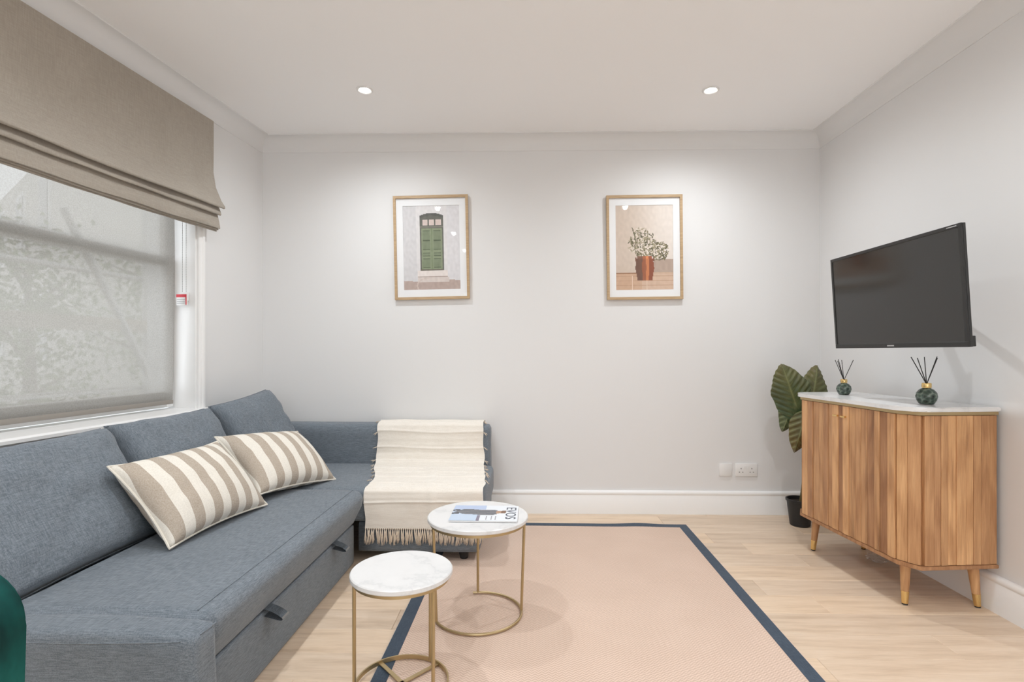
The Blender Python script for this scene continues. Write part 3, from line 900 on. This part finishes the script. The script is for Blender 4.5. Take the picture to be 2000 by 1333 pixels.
# reed diffusers
def diffuser(loc, reeds, label, sc=1.0):
    r = root('reed_diffuser', loc, label, 'diffuser', group='reed diffusers on the sideboard')
    r.scale = (sc, sc, sc)
    finish('bottle', lathe(bmesh.new(), [(.0005, .0004), (.022, .0004), (.026, .003), (.034, .017), (.0365, .031), (.034, .046), (.024, .059), (.013, .0645), (.0005, .0645)], 32), M_BOTTLE, r, 'all')
    finish('collar', lathe(bmesh.new(), [(.008, .0652), (.0155, .0652), (.0165, .068), (.0165, .082), (.0150, .0845), (.008, .0845), (.008, .0652)], 28, cap=False), M_BRASS, r, True)
    for (dx, dy, dz) in reeds:
        finish('reed', tube(bmesh.new(), [(dx * .0, dy * .0 + 0, .0655), (dx * .05, dy * .05, .0846), (dx, dy, dz)], .0017, 6), M_REED, r)
diffuser((1.637, 2.78, Z3 + .0005), ((-.042, .01, .19), (-.046, -.02, .186), (-.019, .02, .194), (-.017, -.008, .19), (.054, .005, .19)), 'smaller looking dark green reed diffuser at the far end of the sideboard', .93)
diffuser((1.687, 2.285, Z3 + .0005), ((-.054, .01, .188), (-.047, -.015, .184), (.006, .02, .188), (.026, -.02, .19), (.050, .01, .184)), 'dark green reed diffuser at the near end of the sideboard', 1.05)

# plastic bag under the sideboard
bm = bmesh.new(); bmesh.ops.create_icosphere(bm, subdivisions=4, radius=1)
for v in bm.verts:
    n_ = .55 + .5 * abs(noise.noise(v.co * 2.2)) + .18 * noise.noise(v.co * 7)
    v.co = Vector((v.co.x * .05 * n_, v.co.y * .065 * n_, max(-.02, v.co.z * .035 * n_)))
o = finish('plastic_bag', bm, M_FILM, None, False, (1.765, 2.72, .0215), (0, 0, .4))
tag(o, 'crumpled clear plastic bag on the floor under the sideboard', 'plastic bag')

# ------------------------------------------------------------------ television
TVC = Vector((1.521, 2.272, 1.281)); TVW, TVH, TVD = .765, .432, .045
tv = root('television', TVC, 'black flat television on a wall arm, tilted down towards the room', 'television', R(1.0))
tvp = bpy.data.objects.new('panel', None); COL.objects.link(tvp); tvp.parent = tv; tvp.rotation_euler = (0, R(-3.6), 0)
# panel frame: local x = away from the viewer side (towards the wall), y = width, z = height
def tvpart(name, bm, m, smooth=False): return finish(name, bm, m, tvp, smooth)
tvpart('housing', new_box((.004, -TVW / 2, -TVH / 2), (.014, TVW / 2, TVH / 2), .002), M_TVBODY)
tvpart('rear_housing', new_box((.0142, -TVW / 2 + .13, -TVH / 2 + .02), (.07, TVW / 2 - .05, TVH / 2 - .10), .012), M_TVBODY)
tvpart('speaker_box', new_box((.0142, -TVW / 2 + .002, -TVH / 2 + .001), (.026, -TVW / 2 + .05, -TVH / 2 + .038), .002), M_TVBODY)
bm = bmesh.new(); bz = .013
for a in ((-TVW / 2, -TVH / 2, TVW / 2, -TVH / 2 + .019), (-TVW / 2, TVH / 2 - bz, TVW / 2, TVH / 2), (-TVW / 2, -TVH / 2 + .019, -TVW / 2 + bz, TVH / 2 - bz), (TVW / 2 - bz, -TVH / 2 + .019, TVW / 2, TVH / 2 - bz)):
    box(bm, (-.004, a[0], a[1]), (.0038, a[2], a[3]), .001, 1)
tvpart('bezel', bm, M_TVBODY)
tvpart('screen', new_box((-.0012, -TVW / 2 + bz, -TVH / 2 + .019), (.0036, TVW / 2 - bz, TVH / 2 - bz)), M_SCREEN)
tvpart('badge', new_box((-.0046, -.020, -TVH / 2 + .0065), (-.0040, .020, -TVH / 2 + .0115)), M_BADGE)
tvpart('badge', new_box((-.0046, -TVW / 2 + .018, TVH / 2 - .0085), (-.0040, -TVW / 2 + .062, TVH / 2 - .0055)), M_BADGE)
XW = XR - TVC.x
bm = bmesh.new()
tube(bm, [(.071, .0, 0), (.15, -.10, 0)], .014, 10); tube(bm, [(.15, -.10, 0), (XW - .012, .255, 0)], .014, 10)
tube(bm, [(.15, -.10, -.03), (.15, -.10, .03)], .02, 12)
finish('wall_arm', bm, M_TVBODY, tv, True)
finish('wall_plate', new_box((XW - .012, .215, -.10), (XW + .002, .295, .10), .003), M_TVBODY, tv)

# ------------------------------------------------------------------ pictures
def frame_pic(c, w, h, tilt, label, fn, nx, ny, pw, ph):
    r = bpy.data.objects.new('framed_print', None); COL.objects.link(r)
    r.location = (c[0], BACK, c[1]); r.rotation_euler = (R(90) + R(.4), 0, 0)
    r.rotation_euler = (Matrix.Rotation(R(-tilt), 4, 'Y') @ Matrix.Rotation(R(90.5), 4, 'X')).to_euler()
    tag(r, label, 'picture', 'framed prints on the back wall')
    # local: x right, y up, z towards the room
    fw = .0165; z0, z1 = .005, .026
    for pts in (((-w / 2, -h / 2), (w / 2, -h / 2), (w / 2 - fw, -h / 2 + fw), (-w / 2 + fw, -h / 2 + fw)),
                ((w / 2, -h / 2), (w / 2, h / 2), (w / 2 - fw, h / 2 - fw), (w / 2 - fw, -h / 2 + fw)),
                ((w / 2, h / 2), (-w / 2, h / 2), (-w / 2 + fw, h / 2 - fw), (w / 2 - fw, h / 2 - fw)),
                ((-w / 2, h / 2), (-w / 2, -h / 2), (-w / 2 + fw, -h / 2 + fw), (-w / 2 + fw, h / 2 - fw))):
        finish('frame_bar', prism(bmesh.new(), pts, z0, z1), M_OAK, r)
    iw, ih = w - 2 * fw - .0006, h - 2 * fw - .0006
    finish('backing', new_box((-iw / 2, -ih / 2, .006), (iw / 2, ih / 2, .010)), M_DARK, r)
    bm = bmesh.new()
    for a in ((-iw / 2, -ih / 2, iw / 2, -ph / 2), (-iw / 2, ph / 2, iw / 2, ih / 2), (-iw / 2, -ph / 2, -pw / 2, ph / 2), (pw / 2, -ph / 2, iw / 2, ph / 2)):
        box(bm, (a[0], a[1], .0125), (a[2], a[3], .0145))
    finish('mount', bm, M_MATBOARD, r)
    color_grid('print', pw + .006, ph + .006, nx, ny, fn, .0115, r, M_PRINT)
    finish('glazing', quad([(-iw / 2, -ih / 2, .018), (iw / 2, -ih / 2, .018), (iw / 2, ih / 2, .018), (-iw / 2, ih / 2, .018)]), M_GLASS, r)
    return r
def jit(c, u, v, a=6, f=30):
    n_ = noise.noise(Vector((u * f, v * f, 3))) * a
    return tuple(max(0, min(255, x + n_)) for x in c)
def door_pic(u, v):
    t = 1 - v
    c = (206, 205, 207) if u < .72 else (214, 213, 216)
    if .235 < u < .77 and t < .78: c = (216, 214, 215)
    if t > .885 + .01 * math.sin(u * 7): c = (178, 160, 152)
    ar = .092 + .028 * abs((u - .505) / .205) ** 2
    if .295 < u < .715 and ar < t < .775:
        c = (92, 93, 86)
        if t < ar + .03: c = (78, 80, 76)
        for a in (.345, .46, .575):
            if a < u < a + .095 and .172 < t < .238: c = (208, 192, 186)
        if .245 < t < .262: c = (120, 118, 108)
        if .325 < u < .69 and .275 < t < .755:
            c = (128, 140, 112)
            x = (u - .325) / .365; x = x * 2 % 1
            if abs((u - .325) / .365 - .5) < .03: c = (108, 124, 90)
            if .14 < x < .84:
                for a, b in ((.295, .41), (.418, .525), (.56, .60), (.625, .735)):
                    if a < t < b: c = (116, 128, 102)
                    if a < t < a + .008 or abs(t - b) < .004: c = (78, 90, 66)
        if t > .757: c = (104, 98, 88)
    if .25 < u < .77 and .775 < t < .845: c = (224, 216, 212)
    if .25 < u < .78 and .843 < t < .85: c = (160, 144, 136)
    if .25 < u < .80 and .85 < t < .905: c = (208, 198, 193)
    d = math.hypot((u - .46) / .23, (t - .95) / .10)
    if t > .86 and u < .46 and .9 < d < 1.0: c = (200, 186, 178)
    return jit(c, u, v, 9, 22)
leaves_p = []
lr = random.Random(21)
for i in range(330):
    a = lr.uniform(0, 2 * math.pi); q = math.sqrt(lr.random())
    if i % 3: cx, cy, rx, ry = .46, .44, .23, .17
    else: cx, cy, rx, ry = .76, .55, .15, .11
    leaves_p.append((cx + q * rx * math.cos(a), cy + q * ry * math.sin(a), lr.uniform(0, math.pi), lr.choice(((104, 98, 70), (132, 124, 94), (160, 150, 122), (88, 84, 58), (222, 212, 200)))))
for i in range(8):
    leaves_p.append((.30 + i * .012, .28 + i * .03, 1.2, (110, 104, 78)))
def pot_pic(u, v):
    t = 1 - v
    g_ = smoothstep(.1, .95, u)
    c = tuple(a + (b - a) * g_ for a, b in zip((202, 186, 172), (222, 213, 205)))
    if t > .64 and u > .66 and t < .80: c = (176, 156, 142)
    if t > .80: c = (199, 166, 140) if u < .45 else (206, 178, 156)
    if .795 < t < .81: c = (150, 112, 84) if u < .36 else (196, 168, 146)
    if t > .83:
        if abs((t - .83) % .055) < .006: c = (186, 152, 126)
        if abs(u - .535) < .006 or abs(u - .29) < .006: c = (222, 200, 182)
    for lx, lt, an, lc in leaves_p:
        dx, dy = (u - lx), (t - lt) * 1.5
        if abs(dx) < .04 and abs(dy) < .04:
            a = dx * math.cos(an) + dy * math.sin(an); b = -dx * math.sin(an) + dy * math.cos(an)
            if (a / .034) ** 2 + (b / .0085) ** 2 < 1: c = lc
    if .60 < t < .885:
        k_ = (t - .60) / .285
        hw = .125 + .035 * math.sin(min(1, k_ * 1.35) * math.pi * .75) - .045 * max(0, k_ - .55)
        if t < .632: hw = .125
        x = (u - .505) / hw
        if abs(x) < 1:
            c = (108, 74, 58) if x < -.3 else ((150, 86, 54) if x < .15 else ((196, 122, 76) if x < .5 else (136, 70, 44)))
            if t < .632: c = tuple(q * 1.12 for q in c)
        if abs(abs(u - .505) - .155) < .014 and .615 < t < .66: c = (120, 76, 54)
    return jit(c, u, v, 7, 20)
frame_pic((-.597, 1.727), .487, .675, 1.1, 'oak framed print of a green panelled door', door_pic, 80, 118, .368, .545)
frame_pic((.782, 1.722), .487, .672, .6, 'oak framed print of a leafy plant in a terracotta urn', pot_pic, 88, 130, .368, .545)

# ------------------------------------------------------------------ wall plates
def plate(x0, x1, z0, z1, label, cat, double):
    r = root('socket_plate' if double else 'blank_plate', ((x0 + x1) / 2, BACK, (z0 + z1) / 2), label, cat)
    w, h = (x1 - x0) / 2, (z1 - z0) / 2
    finish('plate', new_box((-w, -.0095, -h), (w, -.0003, h), .003), M_WHITEP, r, True)
    if double:
        for cx in (-.034, .034):
            for (a, b, c_, d) in ((-.002, .010, .002, .019), (-.014, -.010, -.007, -.006), (.007, -.010, .014, -.006)):
                finish('pin_slot', new_box((cx + a, -.0099, b - .006), (cx + c_, -.0096, d - .006)), M_DARK, r)
        for cx in (-.011, .011):
            finish('rocker_switch', new_box((cx - .006, -.0125, .008), (cx + .006, -.0096, .026), .001), M_WHITEP, r)
    return r
plate(1.263, 1.345, .247, .329, 'square white blank wall plate above the skirting', 'wall plate', False)
plate(1.366, 1.506, .245, .329, 'double white power socket above the skirting', 'socket', True)

# ------------------------------------------------------------------ plant
plant = root('potted_plant', (1.672, 3.285, 0), 'large-leaved plant in a black pot behind the sideboard', 'plant')
finish('pot', lathe(bmesh.new(), [(.0005, .0005), (.052, .0005), (.056, .004), (.073, .146), (.079, .148), (.079, .160), (.071, .160), (.068, .140), (.0005, .138)], 36), M_BLACKP, plant, True)
finish('soil', lathe(bmesh.new(), [(.0005, .1385), (.067, .1405), (.0005, .1445)], 24, cap=False), M_SOIL, plant)
def leaf(attach, tip_dir, face, ln_tip, ln_base, w, brown, seed):
    """attach: petiole joint (plant-local). tip_dir: direction to the tip. face: facing normal"""
    bm = bmesh.new(); cl = bm.loops.layers.float_color.new('Col')
    ty = Vector(tip_dir).normalized(); n_ = Vector(face); n_ = (n_ - ty * n_.dot(ty)).normalized(); tx = ty.cross(n_)
    NU, NV = 72, 36; g = {}
    def half_w(s):     # s: -1 (lobe end) .. 1 (tip)
        if s > 0: return w / 2 * (1 - s ** 1.6) ** .80 * (1 - .10 * s)
        return w / 2 * (1 - (-s) ** 2.6) ** .55
    for i in range(NU + 1):
        s = -1 + 2 * i / NU
        for j in range(NV + 1):
            q = -1 + 2 * j / NV
            hw = half_w(s) + .0006
            x = q * hw
            yv = (ln_tip * s if s > 0 else ln_base * s)
            if s < 0: yv += ln_base * .55 * (-s) ** 1.5 * max(0, 1 - abs(q) * 2.2)       # notch between the lobes
            lat = yv - abs(x) * .75
            z = -.16 * w * abs(q) ** 1.5 + .030 * w * math.sin(lat / .030 * 2 * math.pi / 1.25) * min(1, abs(q) * 1.6) - .10 * ln_tip * max(0, s) ** 2
            z += .018 * w * noise.noise(Vector((s * 3 + seed, q * 3, 0)))
            x += .012 * w * math.sin(yv / .017 + seed) * abs(q) ** 3 * math.copysign(1, q)
            g[(i, j)] = (bm.verts.new(Vector(attach) + tx * x + ty * yv + n_ * z), s, q, lat)
    for i in range(NU):
        for j in range(NV):
            f = bm.faces.new([g[k_][0] for k_ in ((i, j), (i + 1, j), (i + 1, j + 1), (i, j + 1))])
            f.smooth = True
            for lp, k_ in zip(f.loops, ((i, j), (i + 1, j), (i + 1, j + 1), (i, j + 1))):
                _, s, q, lat = g[k_]
                vein = max(0, 1 - abs(q) * 14) if True else 0
                ph = (lat / .0375) % 1
                vein = max(vein, max(0, 1 - min(ph, 1 - ph) * 6.5) * .6)
                br = max(0, min(1, brown + .35 * s + .25 * noise.noise(Vector((s * 2 + seed, q * 2, 1)))))
                lp[cl] = (br, vein, 0, 1)
    return finish('leaf', bm, M_LEAF, plant, 'all')
def pp(px, py, Y):     # picture point at a given depth, as plant-local coordinates
    th = R(1.2); fx, fy = -math.sin(th), math.cos(th)
    dx = fx + math.cos(th) * (px - 1000) / 1050; dy = fy + math.sin(th) * (px - 1000) / 1050
    t = Y / dy
    return Vector((dx * t, Y, CAM_H + t * (687 - py) / 1050)) - Vector((1.672, 3.285, 0))
FACE = (-.38, -.90, .16)
specs = [(pp(1546, 766, 3.13), pp(1526, 708, 3.10), .165, .205, .21, .28, 1), (pp(1588, 772, 3.18), pp(1600, 711, 3.17), .175, .16, .18, .38, 5),
         (pp(1566, 835, 3.09), pp(1551, 888, 3.07), .15, .10, .13, .75, 9), (pp(1545, 800, 3.24), pp(1530, 838, 3.22), .14, .10, .13, .1, 13),
         (pp(1604, 830, 3.30), pp(1612, 775, 3.31), .13, .10, .13, .3, 17)]
for q, (a, t, lt_, lb, w, br, sd) in enumerate(specs):
    fc = FACE if q != 1 else (-.1, -.95, .2)
    leaf(a, t - a, fc, lt_, lb, w, br, sd)
    b0 = Vector((.022 + .010 * (q - 2), .0, .139)); m1 = Vector((b0.x + .06, b0.y - .01, b0.z + (a.z - b0.z) * .55))
    P = []
    for i in range(9):
        u = i / 8; P.append(b0.lerp(m1, u).lerp(m1.lerp(a + Vector((.01, .012, 0)), u), u))
    finish('stem', tube(bmesh.new(), P, [.0075 - .0004 * i for i in range(9)], 8), M_STEM, plant, True)

# ------------------------------------------------------------------ blinds (window-wall frame)
bl = bpy.data.objects.new('roman_blind', None); COL.objects.link(bl); lw(bl)
tag(bl, 'taupe linen Roman blind gathered in folds above the window', 'blind')
BS0, BS1 = -2.20, -.535
prof = [(.045, 2.335), (.047, 2.20), (.049, 2.05), (.060, 1.965), (.092, 1.885), (.113, 1.855), (.115, 1.846), (.108, 1.842), (.082, 1.862), (.068, 1.876),
        (.070, 1.868), (.088, 1.826), (.093, 1.812), (.088, 1.808), (.070, 1.826), (.063, 1.836), (.064, 1.826), (.078, 1.775), (.086, 1.735), (.084, 1.731), (.076, 1.745),
        (.074, 1.738), (.077, 1.728), (.074, 1.724), (.066, 1.738), (.063, 1.730), (.066, 1.721), (.060, 1.719), (.052, 1.735)]
bm = bmesh.new(); nS = 90; rows = []
for i in range(nS + 1):
    s = BS0 + (BS1 - BS0) * i / nS; row = []
    for k_, (a, z) in enumerate(prof):
        fold = smoothstep(2, 5, k_)
        w_ = .006 * noise.noise(Vector((s * 5, k_ * .25, 0))) * (1 if 2 < k_ < 16 else .35)
        sag = -.012 * math.sin(math.pi * (i / nS)) * fold + .006 * noise.noise(Vector((s * 3.5, k_ * .4, 4))) * fold
        sk = .007 * noise.noise(Vector((s * 9 + k_ * .15, z * 2.2, 7))) * (1 - fold) * min(1, k_)
        row.append(bm.verts.new((a + w_ * fold + sk, s + .004 * noise.noise(Vector((z * 9, 0, 0))) * (i in (0, nS)), z + sag)))
    rows.append(row)
for A, B in zip(rows, rows[1:]):
    for j in range(len(prof) - 1): bm.faces.new((A[j], A[j + 1], B[j + 1], B[j]))
finish('fabric', bm, M_BLIND, bl, 'all')
finish('headrail', new_box((.0008, BS0 + .01, 2.290), (.040, BS1 - .012, 2.334), .002), M_WHITEP, bl)

rb = bpy.data.objects.new('roller_blind', None); COL.objects.link(rb); lw(rb)
tag(rb, 'sheer grey-beige roller screen drawn down over the window', 'blind')
RS0, RS1, RX = W0 + .03, W1 - .062, -.095
bm = bmesh.new(); rows = []
for i in range(31):
    z = 2.215 - (2.215 - .792) * i / 30; row = []
    for j in range(31):
        t = j / 30; s = RS0 + (RS1 - RS0) * t
        cup = .022 * smoothstep(.965, 1, t) * math.sin(math.pi * i / 30) ** 1 - .004 * math.sin(6 * t)
        row.append(bm.verts.new((RX + cup, s - (.012 * math.sin(math.pi * min(1, i / 30)) if j == 30 else 0), z)))
    rows.append(row)
for A, B in zip(rows, rows[1:]):
    for j in range(30): bm.faces.new((A[j], A[j + 1], B[j + 1], B[j]))
finish('screen', bm, M_SHEER, rb, 'all')
finish('bottom_bar', new_box((RX - .005, RS0, .770), (RX + .005, RS1, .7915), .003), mat('taupe_bar_fabric', (.29, .265, .235), .8), rb, True)
finish('roller_tube', tube(bmesh.new(), [(RX - .022, RS0, 2.232), (RX - .022, RS1, 2.232)], .020, 16), M_WHITEP, rb, True)
bm = bmesh.new(); cs = W1 - .030
for sg in (-1, 1):
    for i in range(95):
        z = 2.23 - i * .0092
        bmesh.ops.create_icosphere(bm, subdivisions=1, radius=.0023, matrix=Matrix.Translation((-.052 + sg * .011, cs, z)))
    tube(bm, [(-.052 + sg * .011, cs, 2.235), (-.052 + sg * .011, cs, 1.362)], .0008, 5)
finish('bead_chain', bm, M_CHAIN, rb)
tg_ = root('chain_safety_tag', (0, 0, 0), 'red and white warning label on the blind chain cleat', 'label'); lw(tg_)
cl_y = W1 - .0132
finish('cleat', new_box((-.068, cl_y - .022, 1.325), (-.036, cl_y - .0002, 1.372), .002), M_WHITEP, tg_)
finish('label_card', new_box((-.088, cl_y - .030, 1.300), (-.028, cl_y - .0225, 1.358)), M_PAPER, tg_)
finish('red_band', new_box((-.0885, cl_y - .0312, 1.343), (-.0275, cl_y - .0302, 1.3585)), M_RED, tg_)
finish('red_band', new_box((-.0338, cl_y - .0312, 1.302), (-.0275, cl_y - .0302, 1.3428)), M_RED, tg_)
for k_ in range(3):
    finish('print_line', new_box((-.084, cl_y - .0312, 1.309 + k_ * .010), (-.038, cl_y - .0302, 1.313 + k_ * .010)), M_LABELGREY, tg_)

# ------------------------------------------------------------------ green velvet chair (only its back corner shows)
ch = root('velvet_chair', (-.857, .44, 0), 'dark green velvet chair, only the corner of its back in view', 'chair')
def rounded_panel(w0, w1, h0, h1, th, r):
    """upright panel, narrower at the bottom, rounded top corners; local y is thickness"""
    pts = []
    pts.append((-w0 / 2, h0)); pts.append((w0 / 2, h0))
    for i in range(9):
        a = R(90 * i / 8); pts.append((w1 / 2 - r + r * math.cos(a), h1 - r + r * math.sin(a)))
    for i in range(9):
        a = R(90 + 90 * i / 8); pts.append((-w1 / 2 + r + r * math.cos(a), h1 - r + r * math.sin(a)))
    bm = bmesh.new()
    A = [bm.verts.new((x, -th / 2, z)) for x, z in pts]; B = [bm.verts.new((x, th / 2, z)) for x, z in pts]
    f0 = bm.faces.new(A); f1 = bm.faces.new(B[::-1]); n = len(pts)
    for i in range(n): bm.faces.new((A[i], B[i], B[(i + 1) % n], A[(i + 1) % n]))
    bmesh.ops.bevel(bm, geom=list(f0.edges) + list(f1.edges), offset=.018, segments=4, affect='EDGES')
    return bm, pts
bm, pts = rounded_panel(.44, .50, .40, .80, .075, .085)
bk = finish('backrest', bm, M_VELVET, ch, True, (0, .235, 0), (R(4), 0, 0))
finish('piping', tube(bmesh.new(), [(x, -.030, z) for x, z in [(a * .992, b - .002) for a, b in pts]], .004, 6, True), M_VELVET, bk, True)
bm = new_box((-.235, -.23, .36), (.235, .185, .465), .03, 4)
finish('seat', bm, M_VELVET, ch, True)
for sx in (-1, 1):
    for sy in (-1, 1):
        finish('leg', tube(bmesh.new(), [(sx * .20, sy * .17 - .02, .362), (sx * .225, sy * .20 - .02, .0005)], [.016, .009], 12), M_RUBBER, ch, True)

# ------------------------------------------------------------------ outside the window
def lwpt(off, s, z):
    c, sn = math.cos(LA), math.sin(LA)
    return Vector((LC.x + off * c + s * sn, LC.y - off * sn + s * c, z))
GZ = -3.2
struct(finish('ground_outside', new_box((-30, -6, GZ - .1), (-2.8, 34, GZ)), mat('street_paving', (.28, .28, .27), .9)), 'street level outside the window')
sc = root('scaffold', lwpt(-1.0, -1.2, GZ), 'steel tube scaffold with timber boards outside the window', 'scaffold', -LA)
def sctube(a, b, r=.024): finish('tube', tube(bmesh.new(), [a, b], r, 10), M_STEEL, sc, True)
for off in (0, -1.1):
    for s in (-2.2, .35, 2.6): sctube((off, s, .0005), (off, s, 8))
    for z in (3.9, 4.95, 6.3): sctube((off - .05, -2.6, z), (off - .05, 3.4, z))
sctube((-1.16, -1.4, 3.0), (-1.16, .9, 5.2)); sctube((.055, 1.9, 3.2), (.055, .7, 5.1))
for k_ in range(5):
    finish('board', new_box((-1.05 + k_ * .225, -2.7, 4.43), (-1.05 + k_ * .225 + .215, 3.4, 4.468)), M_BOARD, sc)
bld = root('terrace_house', (-17, 17, GZ), 'pale terrace house across the street', 'building', R(-38))
finish('facade', new_box((-9, 0, .0005), (9, 5, 9.0)), mat('pale_stucco', (.60, .58, .54), .9), bld)
for ix in range(6):
    for iz in range(3):
        x = -7.4 + ix * 2.9; z = 1.2 + iz * 2.8
        wn = finish('window', new_box((x - .55, -.06, z), (x + .55, -.002, z + 1.7)), M_TRIM, bld)
        finish('pane', new_box((x - .46, -.075, z + .09), (x + .46, -.062, z + 1.61)), mat('dark_pane', (.08, .09, .1), .1), wn)
def tree(loc, h, label, seed):
    t = root('street_tree', loc, label, 'tree', group='street trees outside')
    q = random.Random(seed); bm = bmesh.new(); bl_ = bmesh.new()
    tube(bm, [(0, 0, .0005), (.05, .03, h * .35), (0, .1, h * .6), (.05, 0, h * .9)], [.16, .12, .08, .02], 8)
    for i in range(16):
        z = h * q.uniform(.35, .85); a = q.uniform(0, 6.28); ln = q.uniform(.8, 1.7) * (1.1 - z / h * .5)
        e = Vector((math.cos(a) * ln, math.sin(a) * ln, z + ln * .6))
        tube(bm, [(0, .05, z), Vector((0, 0, z)).lerp(e, .5) + Vector((0, 0, .1)), e], [.045, .03, .008], 5)
        for k_ in range(150):
            c = e.lerp(Vector((0, 0, z)), q.uniform(0, .6)) + Vector((q.gauss(0, .28), q.gauss(0, .28), q.gauss(0, .25)))
            d = Vector((q.uniform(-1, 1), q.uniform(-1, 1), q.uniform(-1, 1))).normalized() * .055; d2 = d.orthogonal().normalized() * .03
            bl_.faces.new([bl_.verts.new(c + d), bl_.verts.new(c + d2), bl_.verts.new(c - d), bl_.verts.new(c - d2)])
    finish('trunk', bm, mat('bark', (.12, .09, .07), .9), t, True)
    o = finish('foliage', bl_, mat('street_leaf', (.12, .17, .06), .7), t); o['kind'] = 'stuff'
tree((-7.2, 7.6, GZ), 6.4, 'bushy tree outside seen through the left part of the screen', 2)
tree((-7.6, 11.2, GZ), 7.2, 'taller tree outside, farther along the street', 6)
